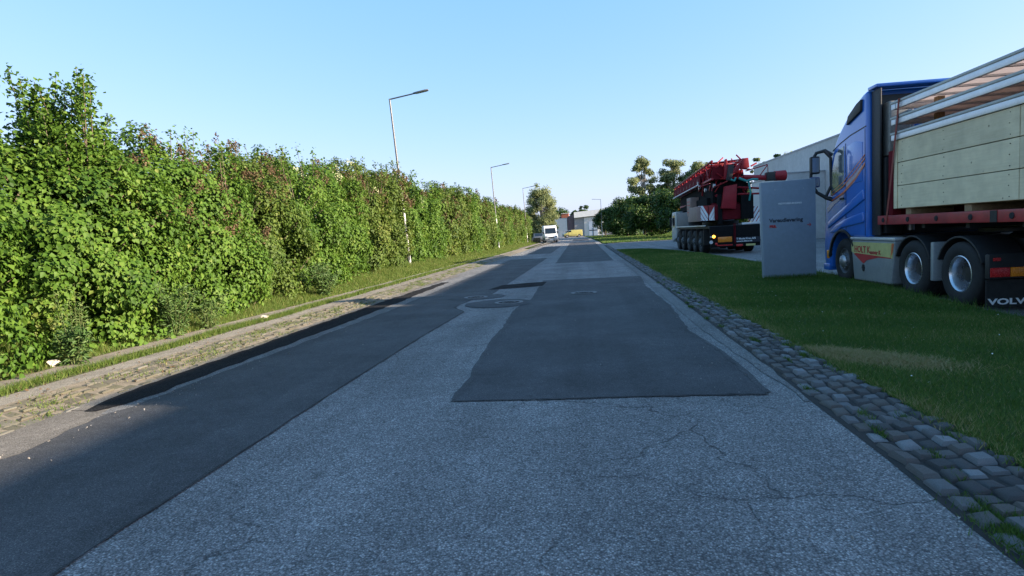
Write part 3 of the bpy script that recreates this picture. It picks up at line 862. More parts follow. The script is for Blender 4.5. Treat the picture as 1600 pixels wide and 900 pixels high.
# ------------------------------------------------------------------ grass, weeds
def grasses():
    vz = lambda x: .09 + .10 * np.clip((-x - 6.7) / 2.0, 0, 1)
    fr = interp([(4, -7.2), (8, -7.2), (12, -7.15), (20, -7.0), (46, -6.95), (100, -6.6)])
    Vs, Fs, Ts = [], [], []
    base = 0
    def add(V, Fc, tt):
        nonlocal base
        Vs.append(V); Fs.append(Fc + base); Ts.append(tt); base += len(V)
    # tall verge grass in front of the hedge
    for (y0, y1, n, w, wd) in ((3, 14, 42000, .0045, 1.5), (14, 34, 48000, .008, 1.9), (34, 97, 42000, .016, 2.0)):
        y = rng.uniform(y0, y1, n)
        u = rng.random(n)
        x = np.array([fr(a) for a in y]) + .05 - wd * u
        clump = .5 + .5 * np.sin(y * 2.1 + 1.3) * np.sin(y * .77 + x * 2)
        h = (.06 + .34 * u ** .8 * (.35 + .65 * clump)) * rng.uniform(.5, 1.2, n)
        near = np.exp(-((y - 6.6) / 1.0) ** 2) * (u > .25)
        h = h + near * .42 * rng.random(n)
        add(*blades(np.stack([x, y, vz(x)], 1), h, w, .7, np.clip(rng.normal(.5 + .1 * clump, .2, n), 0, 1)))
    # grass strip between the two paths
    for (y0, y1, n, w) in ((3, 16, 16000, .004), (16, 60, 16000, .011)):
        y = rng.uniform(y0, y1, n); x = -6.49 + rng.normal(0, .085, n) + .05 * np.sin(y * 1.7)
        h = rng.uniform(.03, .11, n)
        add(*blades(np.stack([x, y, np.full(n, .10)], 1), h, w, .9, np.clip(rng.normal(.5, .2, n), 0, 1)))
    # growth between the kerb stones
    n = 7000
    cy = rng.uniform(4, 34, 130); cx = rng.uniform(-5.82, -5.36, 130)
    i = rng.integers(0, 130, n)
    y = cy[i] + rng.normal(0, .16, n); x = np.clip(cx[i] + rng.normal(0, .05, n), -5.9, -5.3)
    add(*blades(np.stack([x, y, (-x - 5.30) / .5 * .105], 1), rng.uniform(.015, .05, n), .005, 1.2, np.clip(rng.normal(.55, .2, n), 0, 1)))
    o = np_mesh('verge_grass', np.concatenate(Vs), np.concatenate(Fs), 'grass', None, np.concatenate(Ts))
    tag(o, 'long green verge grass at the foot of the hedge', 'grass', kind='stuff')
    # fallen leaves and dry bits on the left path
    n = 700
    y = 4 + 26 * rng.random(n) ** 1.5; x = -7.25 + rng.random(n) * 1.9
    z = np.where(x < -5.78, .118, (-x - 5.30) / .5 * .105 + .02)
    V, Fc, tt = leaves(np.stack([x, y, z], 1), unit(rng.normal(size=(n, 3)) * .25 + [0, 0, 1]), rng.uniform(.02, .055, n), rng.uniform(.015, .04, n), rng.random(n) * .5 + .5)
    tag(np_mesh('leaf_litter', V, Fc, 'faded', None, tt), 'dry leaf litter scattered on the left footpath', 'leaves', kind='stuff')
    n = 420
    y = 2.6 + 20 * rng.random(n) ** 1.4; x = np.where(rng.random(n) < .6, 1.84 - np.abs(rng.normal(0, .35, n)), -4.7 + np.abs(rng.normal(0, .25, n)))
    x[:70] = rng.uniform(-4.5, 1.6, 70)
    V, Fc, tt = leaves(np.stack([x, y, np.full(n, .016)], 1), unit(rng.normal(size=(n, 3)) * .4 + [0, 0, 1]), rng.uniform(.006, .022, n), rng.uniform(.005, .016, n), rng.random(n), fold=.5, droop=.5)
    tag(np_mesh('grit', V, Fc, 'grit', None, tt), 'loose pale grit and small stones along the road edges', 'grit', kind='stuff')
    # lawn on the right
    Vs, Fs, Ts = [], [], []; base = 0
    rgt = interp([(0, 5.6), (9.4, 5.66), (12, 5.9), (15, 6.2), (22, 6.15), (31, 5.95), (37, 5.3), (41, 4.4), (43, 3.0)])
    for (y0, y1, n, w, hm) in ((2.5, 9, 120000, .0032, 1), (9, 18, 90000, .006, 1.05), (18, 43, 70000, .014, 1.2)):
        y = y0 + (y1 - y0) * rng.random(n)
        r = np.interp(y, [0, 9.4, 12, 15, 22, 31, 37, 41, 43], [5.6, 5.66, 5.9, 6.2, 6.15, 5.95, 5.3, 4.4, 3.0])
        x = 2.46 + (r - 2.46) * rng.random(n)
        z = .06 + .05 * np.clip((x - 2.5) / 1.5, 0, 1)
        tf = np.sin(x * 3.1 + y * 1.3) * np.sin(y * 2.3 - x) * .5
        h = (.028 + .028 * rng.random(n) + .012 * tf) * hm
        edge = (x < 2.62) * .015
        dry = np.exp(-(((x - 2.84) / .36) ** 2 + ((y - 6.5 + (x - 2.86) * .9) / .34) ** 2)) * 2.6 + .5 * np.exp(-((x - 2.5) / .1) ** 2) * (rng.random(n) < .6)
        lf = np.sin(x * 1.3 + 1.7 * np.sin(y * .55)) * np.sin(y * .8 + 1.1 * np.sin(x * 1.1)) + .5 * np.sin(y * 3.3 + x * 2.2)
        straw = (rng.random(n) < .05) * .45
        tint = np.clip(rng.normal(.47 + .12 * tf + .13 * lf, .17, n) + dry * .6 + straw, 0, 1)
        add(*blades(np.stack([x, y, z - .004], 1), np.maximum(.012, h + edge - .02 * np.clip(dry, 0, 1)), w, 1.1, tint))
    n = 9000      # dry straw where the lawn is worn
    u = rng.normal(0, .26, n); x = 2.86 + u; y = 6.48 - u * .9 + rng.normal(0, .17, n)
    ok = x > 2.5; x, y = x[ok], y[ok]; n = len(x)
    add(*blades(np.stack([x, y, .075 + .05 * np.clip((x - 2.5) / 1.5, 0, 1)], 1), rng.uniform(.018, .045, n), .0042, 2.0, np.clip(rng.normal(1.0, .12, n), .7, 1)))
    # tufts in the gutter joints
    n = 4200; k = 60
    cy = 2.4 + 16 * rng.random(k) ** 1.4; cx = rng.uniform(1.95, 2.45, k); i = rng.integers(0, k, n)
    x = cx[i] + rng.normal(0, .018, n); y = cy[i] + rng.normal(0, .05, n)
    add(*blades(np.stack([x, y, .005 + (x - 1.7) / .8 * .05], 1), rng.uniform(.015, .05, n), .0035, 1.2, np.clip(rng.normal(.4, .2, n), 0, .8)))
    n = 5000
    x = rng.normal(2.0, .07, n); y = rng.normal(2.75, .25, n)
    add(*blades(np.stack([x, y, np.full(n, .012)], 1), rng.uniform(.02, .05, n), .003, 1.2, np.clip(rng.normal(.35, .2, n), 0, .8)))
    n = 2600      # longer grass left by the mower round the sign and along the yard edge
    x = np.concatenate([rng.uniform(4.38, 5.68, n // 2), rng.normal(5.75, .06, n // 2)]); y = np.concatenate([15.18 - np.abs(rng.normal(0, .05, n // 2)), rng.uniform(5, 22, n // 2)])
    x[n // 2:] = np.interp(y[n // 2:], [0, 9.4, 12, 15, 22], [5.6, 5.66, 5.9, 6.2, 6.15]) + rng.normal(-.03, .05, n // 2)
    add(*blades(np.stack([x, y, np.full(n, .09)], 1), rng.uniform(.05, .17, n), .006, .7, np.clip(rng.normal(.5, .2, n), 0, .9)))
    n = 5000      # ragged lawn edge creeping over the stones
    y = 2.5 + 22 * rng.random(n) ** 1.3; x = 2.50 - np.abs(rng.normal(0, .045, n)) * (1 + .8 * np.sin(y * 2.7) * np.sin(y * .9))
    add(*blades(np.stack([x, y, np.full(n, .058)], 1), rng.uniform(.02, .06, n), .004, 1.3, np.clip(rng.normal(.6, .22, n), 0, 1)))
    # far lawn beyond the driveway
    n = 40000
    y = 66.5 + 90 * rng.random(n); x = 2.4 + 26 * rng.random(n)
    add(*blades(np.stack([x, y, np.full(n, .05)], 1), rng.uniform(.06, .13, n), .03, 1, np.clip(rng.normal(.5, .2, n), 0, .9)))
    o = np_mesh('lawn_grass', np.concatenate(Vs), np.concatenate(Fs), 'lawn', None, np.concatenate(Ts))
    tag(o, 'short mown lawn grass beside the cobbled gutter', 'grass', kind='stuff')
    n = 110
    y = 4.5 + 15 * rng.random(n); x = 2.6 + 3 * rng.random(n)
    V, Fc, tt = leaves(np.stack([x, y, np.full(n, .145)], 1), unit(rng.normal(size=(n, 3)) * .3 + [0, 0, 1]), np.full(n, .016), np.full(n, .016), rng.random(n))
    tag(np_mesh('daisies', V, Fc, 'daisy', None, tt), 'tiny white daisies dotted over the lawn', 'flowers', kind='stuff')
grasses()

def weed(x, y, h, spread, nst, label, leaf=.07, tint0=.45):
    t = thing('weed', label, 'weed', (x, y, .12), 0, 'tall weeds on the verge')
    m = MB(); Ps, Ts = [], []
    for k in range(nst):
        a = random.uniform(0, 6.28); ln = h * random.uniform(.6, 1.0); sp = spread * random.uniform(.15, 1)
        top = Vector((x + math.cos(a) * sp, y + math.sin(a) * sp, .12 + ln))
        b = Vector((x + math.cos(a) * .04, y + math.sin(a) * .04, .1))
        mid = (b + top) / 2 + Vector((0, 0, .06))
        m.tube([b, mid, top], [.007, .005, .002], 4)
        n = int(46 * ln / .8)
        tt = rng.random(n) ** .8
        ctr = np.where(tt[:, None] < .5, np.array(b) + (np.array(mid) - np.array(b)) * (tt * 2)[:, None], np.array(mid) + (np.array(top) - np.array(mid)) * (tt * 2 - 1)[:, None])
        d = rng.normal(size=(n, 3)); d[:, 2] *= .4; d = unit(d)
        Ps.append(ctr + d * (.03 + .09 * (1 - tt * .7))[:, None]); Ts.append(d + [0, 0, .25])
    m.build('stems', 'stem', t, smooth=60)
    P = np.concatenate(Ps); T = np.concatenate(Ts); n = len(P)
    V, Fc, tt = leaves(P, unit(rng.normal(size=(n, 3)) * .5 + [.6, -.1, .7]), leaf * rng.uniform(.7, 1.4, n), leaf * .32 * rng.uniform(.7, 1.3, n), np.clip(rng.normal(tint0, .2, n), 0, 1), T)
    np_mesh('leaves', V, Fc, 'weed', t, tt)
weed(-7.02, 7.35, .55, .28, 22, 'dark bushy weed beside the crumpled paper on the left verge', .085, .25)
weed(-7.25, 7.6, 1.15, .18, 9, 'tall feathery weed standing behind the dark bushy weed at left', .05, .7)
weed(-7.15, 9.6, 1.0, .42, 26, 'large leafy weed leaning out of the hedge over the footpath', .08, .4)
weed(-7.05, 10.4, .65, .40, 18, 'low spreading weed just beyond the large leafy weed', .07, .6)
weed(-7.25, 16.0, .95, .62, 34, 'rounded bushy weed at the hedge foot nearest the black kerb strip', .10, .4)

def litter(x, y, s, label):
    bm = bmesh.new(); bmesh.ops.create_icosphere(bm, subdivisions=2, radius=s)
    for v in bm.verts:
        v.co *= random.uniform(.6, 1.25); v.co.z *= .6; v.co += Vector((x, y, .12 + s * .45))
    m = MB(); m.bm.free(); m.bm = bm
    o = m.build('paper_litter', 'paper', None, smooth=0)
    tag(o, label, 'litter', 'crumpled litter on the verge')
litter(-7.22, 7.22, .085, 'crumpled pale paper at the foot of the dark bushy weed')
litter(-6.5, 11.4, .075, 'crumpled pale paper on the grass strip between the two paths')

# ================================================================== STREET LAMPS
def lamp(x, y, h, leanx, armdir, label, rise=.09, armlen=1.0, headlen=.72):
    t = thing('street_lamp', label, 'street lamp', (x, y, .1), 0, 'street lamps along the road')
    tx = x + leanx
    top = Vector((tx, y, h))
    mid = Vector((x + leanx * .42, y, .1 + (h - .1) * .42))
    MB().tube([(x, y, .05), mid], [.085, .078], 12).build('lower_pole', 'galv', t, smooth=60)
    MB().tube([mid - Vector((0, 0, .02)), top], [.058, .042], 12).build('upper_pole', 'lampgrey', t, smooth=60)
    d = Vector((armdir, 0, rise * 1.6)).normalized()
    a1 = top + d * armlen
    MB().tube([top - d * .04, a1], [.036, .034], 8).build('arm', 'lampgrey', t, smooth=60)
    m = MB()
    rot = Matrix.Rotation(-math.atan2(d.z, abs(d.x)) * armdir, 3, 'Y')
    c = a1 + d * headlen / 2
    sec = [(-headlen / 2, .06), (-headlen * .3, .12), (headlen * .3, .15), (headlen / 2, .09)]
    vs = []
    for u, wd in sec:
        for (sy, sz) in ((-1, -.02), (1, -.02), (.7, .05), (-.7, .05)):
            vs.append(m.bm.verts.new(rot @ Vector((u * armdir, sy * wd, sz)) + c))
    for i in range(3):
        for k in range(4): m.bm.faces.new([vs[i * 4 + k], vs[i * 4 + (k + 1) % 4], vs[i * 4 + 4 + (k + 1) % 4], vs[i * 4 + 4 + k]])
    m.bm.faces.new(vs[:4]); m.bm.faces.new(vs[-4:])
    hd = m.build('lamp_head', 'lampgrey', t, bevel=.012, smooth=40)
    m = MB(); m.box(c.x - headlen * .32, c.x + headlen * .36, c.y - .09, c.y + .09, c.z - .034, c.z - .021, rot, tuple(c))
    m.build('lens', 'lampglass', hd, smooth=0)
    MB().box(x - .052, x + .052, y - .095, y - .07, .55, .95).build('service_door', 'galv', t, smooth=0)
lamp(-8.86, 30, 8.72, -.46, 1, 'nearest tall leaning street lamp standing in front of the hedge', armlen=1.25, headlen=.8)
lamp(-8.35, 60, 8.4, -.34, 1, 'second street lamp rising above the hedge from the middle distance', armlen=1.15, headlen=.75)
lamp(-8.1, 90, 8.4, -.3, 1, 'third small street lamp at the far end of the hedge', armlen=1.15, headlen=.75)
lamp(4.55, 132, 8.15, -.05, -1, 'far street lamp on the right verge with its arm pointing left', armlen=1.15, headlen=.75, rise=.05)

# ================================================================== MANHOLES
def manhole(x, y, label, r=.33):
    t = thing('manhole_cover', label, 'manhole cover', (x, y, .012), 0, 'manhole covers in the road')
    MB().lathe([(0, r), (.010, r), (.012, r - .015), (.006, r - .07), (.006, r - .09)], (x, y, .010), 'Z', 36, False).build('ring', 'ironlight', t)
    MB().lathe([(-.002, r - .085), (.007, r - .085), (.009, r * .45), (.007, .02)], (x, y, .010), 'Z', 30).build('lid', 'iron', t)
    m = MB()
    for k in range(12):
        a = k * math.pi / 6
        m.box(x + math.cos(a) * .14 - .018, x + math.cos(a) * .14 + .018, y + math.sin(a) * .14 - .018, y + math.sin(a) * .14 + .018, .016, .022)
    m.build('studs', 'ironlight', t, smooth=0)
manhole(-1.72, 13.5, 'round manhole cover in a dark oval surround between the lanes')
manhole(-2.75, 14.95, 'faint manhole cover at the edge of the left lane near the black patch', .30)
manhole(.0, 14.9, 'manhole cover inside the big dark asphalt patch of the right lane')

# ================================================================== SIGN
def sign():
    t = thing('sign_slab', 'tall grey slab sign reading Vareudlevering standing on the lawn', 'sign', (5.05, 15.3, .08))
    x0, x1, z0, z1 = 4.42, 5.64, .06, 2.47
    r = .10
    pts = []
    for cx, cz, a0 in ((x0 + r, z0 + r, 180), (x1 - r, z0 + r, 270)):
        for k in range(6):
            a = R(a0 + k * 18); pts.append((cx + r * math.cos(a), cz + r * math.sin(a)))
    pts += [(x1, z1 + .03), (x0 - .04, z1)]
    MB().prism(pts, 'Y', 15.22, 15.40).build('slab', 'signgrey', t, bevel=.012, smooth=40)
    n = (0, -1, 0)
    yf = 15.2185
    lettering('VESTFORBRÆNDING', .058, 'letterwhite', t, facing((4.77, yf, 1.92), n), bold=.001)
    lettering('Vareudlevering', .128, 'letterdark', t, facing((4.56, yf, 1.50), n), bold=.004)
    lettering('PRB.', .085, 'letterred', t, facing((4.565, yf, 1.37), n), bold=.007)
    m = MB(); z = 1.40; x = 5.44
    m.box(x, x + .06, yf - .001, yf + .0005, z - .009, z + .009)
    m.prism([(x + .04, z - .04), (x + .058, z - .04), (x + .09, z), (x + .058, z + .04), (x + .04, z + .04), (x + .068, z)], 'Y', yf - .0012, yf + .0005)
    m.build('arrow', 'letterred', t, smooth=0)
    m = MB()
    for px, pz in ((4.70, 2.28), (5.36, 2.28)): m.lathe([(-.004, .012), (0.002, .012)], (px, 15.22, pz), 'Y', 10)
    m.build('bolts', 'steel', t)
    MB().box(4.6, 5.5, 15.25, 15.37, -.1, .08).build('footing', 'concrete', t, smooth=0)
sign()

# ================================================================== TRUCK
def wheel(parent, x, y, z, r, w, style, sgn=1):
    """outer face at x, body towards x + sgn*w"""
    k = r / .52
    P = lambda pr: [(a * sgn, b * k) for a, b in pr]
    tp = [(.03, .285), (.0, .33), (-.004, .44), (.02, .495), (.05, .52)]
    nt_ = 5
    for i in range(nt_):
        a0 = .06 + (w - .12) * i / nt_; a1 = .06 + (w - .12) * (i + .72) / nt_; a2 = .06 + (w - .12) * (i + 1) / nt_
        tp += [(a0, .52), (a1, .52), (a1 + .004, .507), (a2 - .004, .507)]
    tp += [(w - .05, .52), (w - .02, .495), (w, .44), (w, .33), (w - .03, .285)]
    ty = MB().lathe(P(tp), (x, y, z), 'X', 36, False).build('tyre', 'rubber', parent, smooth=40)
    if style == 'deep':
        rp = [(.022, .298), (.016, .285), (.03, .272), (.05, .262), (.15, .252), (.21, .240)]
        disc = [(.21, .240), (.25, .20), (.245, .165)]
        hub = [(.245, .17), (.17, .15), (.12, .115), (.11, .0001)]
    else:
        rp = [(.03, .298), (.022, .285), (.04, .265), (.07, .25), (.06, .20), (.01, .175), (.0, .135)]
        hub = [(.0, .14), (-.03, .125), (-.06, .09), (-.065, .0001)]
    MB().lathe(P(rp), (x, y, z), 'X', 36, False).build('rim', {'dark': 'rimdark', 'front': 'rimgrey'}.get(style, 'chrome'), ty, smooth=40)
    if style == 'deep': MB().lathe(P(disc), (x, y, z), 'X', 36, False).build('rim_disc', 'rimgrey', ty, smooth=40)
    MB().lathe(P(hub), (x, y, z), 'X', 20, False).build('hub', {'deep': 'black', 'dark': 'cabgrey'}.get(style, 'steel'), ty, smooth=40)
    m = MB()
    for q in range(10):
        a = q * math.pi / 5
        cy, cz = y + math.cos(a) * .165 * k, z + math.sin(a) * .165 * k
        ax = (.195 if style == 'deep' else -.012) * sgn
        m.lathe([(ax, .016), (ax + .04 * sgn, .016)], (x, cy, cz), 'X', 6)
    m.build('wheel_nuts', 'steel', ty, smooth=0)
    return ty

def arc(cy, cz, r, a0, a1, n=12): return [(cy + r * math.cos(R(a0 + (a1 - a0) * k / n)), cz + r * math.sin(R(a0 + (a1 - a0) * k / n))) for k in range(n + 1)]

def tractor():
    t = thing('truck_tractor', 'blue lorry tractor with deep silver wheels and tall roof, facing away', 'truck', (7.25, 12.6, 0))
    x0, x1 = 6.0, 8.5
    prof = [(13.42, 1.08)] + arc(14.65, .53, .66, 123.6, 0, 12) + [(15.31, .30), (15.60, .30), (15.67, .55), (15.68, .9), (15.63, 1.45), (15.53, 1.9), (15.30, 2.65), (15.13, 3.05), (14.98, 3.27), (14.72, 3.50), (14.3, 3.78), (13.9, 3.97), (13.6, 4.08), (13.42, 4.12)]
    cab = MB().prism(prof, 'X', x0, x1).build('cab', 'blue', t, bevel=.07, seg=3, smooth=50, ang=40)
    # raised sculpted panels on the cab side
    for poly in ([(15.42, 1.42), (14.95, 1.60), (14.2, 1.86), (13.55, 2.10), (13.52, 1.88), (14.2, 1.66), (14.9, 1.44), (15.38, 1.28)],
                 [(15.30, 1.18), (14.95, 1.36), (14.5, 1.48), (13.56, 1.62), (13.54, 1.40), (14.3, 1.32), (14.62, 1.29), (14.95, 1.18)]):
        MB().prism(poly, 'X', x0 - .03, x0 + .03).build('side_panel', 'blue', cab, bevel=.022, seg=2, smooth=60)
    fl = arc(14.65, .53, .665, 150, 5, 16) + arc(14.65, .53, .73, 5, 150, 16)
    MB().prism(fl, 'X', x0 - .025, x0 + .25).build('wheel_arch', 'black', cab, bevel=.012, smooth=50)
    # glazing and seams
    MB().prism([(14.52, 2.22), (15.26, 2.06), (15.16, 2.62), (14.98, 3.00), (14.75, 3.10), (14.52, 3.13)], 'X', x0 - .012, x0 + .01).build('side_window', 'paleglass', cab, bevel=.006, smooth=0)
    MB().prism([(13.62, 2.28), (14.34, 2.24), (14.34, 3.10), (13.95, 3.16), (13.62, 3.10)], 'X', x0 - .010, x0 + .01).build('rear_side_panel', 'blue', cab, bevel=.03, smooth=50)
    m = MB()
    seam = [(15.12, 3.10), (14.7, 3.22), (14.2, 3.32), (13.46, 3.40)]
    for a, b in zip(seam[:-1], seam[1:]):
        m.prism([(a[0], a[1] - .012), (b[0], b[1] - .012), (b[0], b[1] + .012), (a[0], a[1] + .012)], 'X', x0 - .006, x0 + .01)
    m.box(x0 - .006, x0 + .01, 14.425, 14.44, 1.25, 3.18)
    m.box(x0 - .006, x0 + .01, 13.50, 13.51, 1.12, 3.36)
    m.build('door_seams', 'black', cab, smooth=0)
    MB().box(x0 - .045, x0 - .008, 14.5, 14.68, 1.93, 1.98).build('door_handle', 'black', cab, bevel=.01)
    m = MB()
    for dz, w_ in ((0, .055), (.13, .03), (.21, .02)):
        m.prism([(15.20, 1.92 + dz), (14.55, 2.06 + dz * 1.2), (13.9, 2.34 + dz * 1.3), (13.5, 2.60 + dz), (13.5, 2.60 + dz + w_), (13.9, 2.34 + dz * 1.3 + w_), (14.55, 2.06 + dz * 1.2 + w_), (15.20, 1.92 + dz + w_ * .4)], 'X', x0 - .0135, x0 + .004)
    for k in range(0): m.box(x0 - .009, x0 + .004, 13.43, 13.55, 2.62 + k * .07, 2.655 + k * .07)
    m.build('orange_stripes', 'orange', cab, smooth=0)
    MB().prism([(15.44, 1.66), (15.0, 1.86), (14.56, 1.98), (14.50, 2.06), (15.18, 1.90), (15.46, 1.78)], 'X', x0 - .0085, x0 + .004).build('pale_graphic', 'paledecal', cab, smooth=0)
    MB().prism([(14.40, 2.12), (14.0, 2.28), (13.62, 2.52), (13.62, 2.62), (14.0, 2.44), (14.40, 2.30)], 'X', x0 - .0115, x0 + .004).build('pale_graphic', 'paledecal', cab, smooth=0)
    MB().prism([(14.30, 3.56), (13.62, 3.74), (13.60, 3.98), (13.80, 3.93), (14.22, 3.74)], 'X', x0 - .05, x0 + .2).build('roof_side_visor', 'black', cab, bevel=.02)
    # windscreen, visor, grille, headlamps (front faces away)
    m = MB(); m.face([(x0 + .12, 15.566, 1.95), (x1 - .12, 15.566, 1.95), (x1 - .2, 15.195, 3.0), (x0 + .2, 15.195, 3.0)]); m.build('windscreen', 'glass', cab, smooth=0)
    m = MB()
    for k in range(5): m.box(x0 + .5, x1 - .5, 15.64, 15.70, .75 + k * .14, .82 + k * .14)
    m.build('grille', 'black', cab, smooth=0)
    for xx in (x0 + .04, x1 - .44): MB().box(xx, xx + .40, 15.58, 15.695, .62, .92).build('headlamp', 'paleglass', cab, bevel=.03)
    MB().box(x0 - .012, x0 + .05, 15.36, 15.5, .55, .75).build('marker_lamp', 'amber', cab, bevel=.01)
    MB().box(x0 - .03, x0 + .3, 15.33, 15.66, .26, .42).build('step', 'blue', cab, bevel=.03)
    # rear of the cab
    MB().box(6.10, 8.40, 13.30, 13.415, 1.12, 3.98).build('cab_back', 'black', cab, bevel=.02)
    MB().box(6.02, 8.48, 13.05, 13.44, 4.10, 4.17).build('roof_spoiler_lip', 'blue', cab, bevel=.02)
    MB().box(6.08, 6.12, 13.05, 13.40, 1.12, 4.08).build('side_extender', 'black', cab, bevel=.015)
    MB().box(8.44, 8.5, 13.02, 13.40, 1.12, 4.10).build('side_extender', 'blue', cab, bevel=.015)
    MB().box(6.80, 8.35, 13.27, 13.299, 2.9, 3.80).build('back_panel', 'blue', cab, bevel=.01)
    m = MB()
    for k in range(3): m.box(6.98 + k * .10, 7.03 + k * .10, 13.262, 13.2695, 3.50, 3.62, Matrix.Rotation(R(35), 3, 'Y'))
    m.build('emblem', 'letterwhite', cab, smooth=0)
    m = MB()
    for k in range(2): m.box(7.032 + k * .10, 7.075 + k * .10, 13.262, 13.2695, 3.50, 3.62, Matrix.Rotation(R(35), 3, 'Y'))
    m.build('emblem', 'letterred', cab, smooth=0)
    st = MB().box(6.22, 6.62, 12.98, 13.26, 2.72, 3.80).build('air_intake', 'greygreen', t, bevel=.05, seg=3)
    MB().tube([(6.70, 13.12, 1.2), (6.70, 13.12, 2.6), (6.68, 13.12, 3.45), (6.60, 13.0, 3.62)], .075, 12).build('exhaust_stack', 'steel', t)
    MB().box(6.16, 6.5, 12.99, 13.25, 1.15, 2.70).build('filter_housing', 'black', t, bevel=.04)
    # mirror
    mi = MB()
    mi.tube([(6.03, 15.22, 3.02), (5.88, 15.28, 3.14), (5.70, 15.32, 3.10), (5.60, 15.34, 2.92), (5.57, 15.34, 2.40), (5.70, 15.30, 2.16), (5.88, 15.24, 2.02), (6.03, 15.2, 1.96)], [.04, .048, .04, .036, .036, .04, .048, .056], 8)
    mi.tube([(5.86, 15.26, 3.13), (5.98, 15.2, 2.95), (5.995, 15.22, 2.3), (5.88, 15.24, 2.04)], .036, 8)
    mi = mi.build('mirror_arm', 'black', t, smooth=60)
    h1 = MB().box(5.55, 5.76, 15.25, 15.38, 2.60, 3.02).build('mirror_housing', 'black', mi, bevel=.04, seg=3)
    h2 = MB().box(5.54, 5.76, 15.25, 15.38, 2.28, 2.53).build('mirror_housing', 'blue2', mi, bevel=.04, seg=3)
    MB().box(5.58, 5.73, 15.243, 15.249, 2.64, 2.98).build('mirror_glass', 'paleglass', mi)
    MB().box(5.57, 5.73, 15.243, 15.249, 2.31, 2.50).build('mirror_glass', 'paleglass', mi)
    # chassis
    m = MB(); m.box(6.75, 6.85, 9.72, 15.2, .78, 1.06); m.box(7.65, 7.75, 9.72, 15.2, .78, 1.06)
    for yy in (10.0, 11.05, 12.2, 13.2): m.box(6.85, 7.65, yy, yy + .1, .80, 1.0)
    m.build('chassis_rails', 'black', t, bevel=.01)
    MB().lathe([(0, .48), (.06, .48), (.07, .44), (.07, .1)], (7.25, 11.0, 1.16), 'Z', 28).build('fifth_wheel', 'black', t)
    MB().box(6.15, 8.35, 12.3, 13.6, 1.065, 1.11).build('catwalk', 'black', t, bevel=.01)
    # tank with decorated side skirt, both sides
    for s_, xa, xb in ((0, 5.985, 6.62), (1, 7.88, 8.515)):
        tk = MB().prism([(12.42, .16), (14.02, .14), (14.16, 1.02), (12.28, 1.02)], 'X', xa, xb).build('fuel_tank', 'tankpanel', t, bevel=.045, seg=3)
        MB().box(xa - .01, xb, 12.27, 14.17, 1.025, 1.085).build('tank_top_rail', 'alu', tk, bevel=.015)
        if s_ == 0:
            MB().prism([(12.36, .68), (13.98, .72), (14.11, .76), (14.14, .975), (12.31, .975)], 'X', 5.981, 5.99).build('painted_band', 'yellowband', tk, smooth=0)
            MB().prism([(12.34, .80), (12.30, .972), (12.38, .972), (12.42, .70)], 'X', 5.9785, 5.983).build('band_end', 'orange', tk, smooth=0)
            MB().prism([(14.00, .72), (13.7, .58), (13.55, .52), (13.40, .60), (12.9, .675), (12.4, .675), (12.4, .69), (13.9, .735)], 'X', 5.978, 5.983).build('ribbon', 'letterred', tk, smooth=0)
            lettering('HOLT K', .20, 'letterred', tk, facing((5.9775, 13.97, .755), (-1, 0, 0)), bold=.004)
            lettering('ansvar K', .125, 'letterred', tk, facing((5.9775, 13.25, .735), (-1, 0, 0)), bold=.003)
            MB().lathe([(-.012, .045), (.0, .05)], (5.983, 13.55, .40), 'X', 14).build('tank_cap', 'black', tk)
            MB().prism([(13.52, .50), (13.58, .50), (13.61, .42), (13.49, .42)], 'X', 5.965, 5.984).build('tank_cap_cover', 'black', tk, smooth=0)
    MB().box(6.0, 6.35, 11.03, 11.12, .35, 1.02).build('wheel_gap_panel', 'tankpanel', t, bevel=.02)
    # wheels
    for yy, st_ in ((14.65, 'front'), (11.75, 'deep'), (10.38, 'deep')):
        w_ = .33 if st_ == 'front' else .62
        for x, sg in ((6.03, 1), (8.47, -1)):
            o = wheel(t, x, yy, .52, .52, w_, st_, sg); o.name = 'wheel'
    for yy in (11.75, 10.38):
        for x in (6.02, 7.86):
            g = arc(yy, .52, .58, 160, 20, 14) + arc(yy, .52, .615, 20, 160, 14)
            MB().prism(g, 'X', x, x + .62).build('mudguard', 'black', t, bevel=.012)
    m = MB(); m.tube([(6.3, 14.65, .52), (8.2, 14.65, .52)], .07, 8); m.tube([(6.4, 11.75, .52), (8.1, 11.75, .52)], .11, 8); m.tube([(6.4, 10.38, .52), (8.1, 10.38, .52)], .11, 8)
    m.build('axles', 'black', t)
    # rear lamps and mudflaps
    for x, fl in ((6.02, 1), (7.83, 0)):
        MB().box(x, x + .65, 9.70, 9.715, .06, .47).build('mudflap', 'rubber', t, smooth=0)
        lettering('VOLVO', .125, 'letterwhite', t, facing((x + .03, 9.6955, .10), (0, -1, 0)), sx=1.62, bold=.004)
        lp = MB().box(x, x + .66, 9.64, 9.74, .49, .86).build('lamp_board', 'black', t, bevel=.015)
        MB().box(x + .015, x + .28, 9.622, 9.6395, .52, .66).build('tail_lamp', 'redlens', lp, bevel=.006)
        MB().box(x + .29, x + .64, 9.622, 9.6395, .52, .66).build('indicator', 'amber', lp, bevel=.006)
        MB().box(x + .05, x + .15, 9.622, 9.6395, .76, .81).build('reflector', 'redlens', lp, bevel=.006)
    MB().box(6.5, 8.0, 9.66, 9.74, .60, .82).build('rear_crossmember', 'black', t, bevel=.01)
tractor()

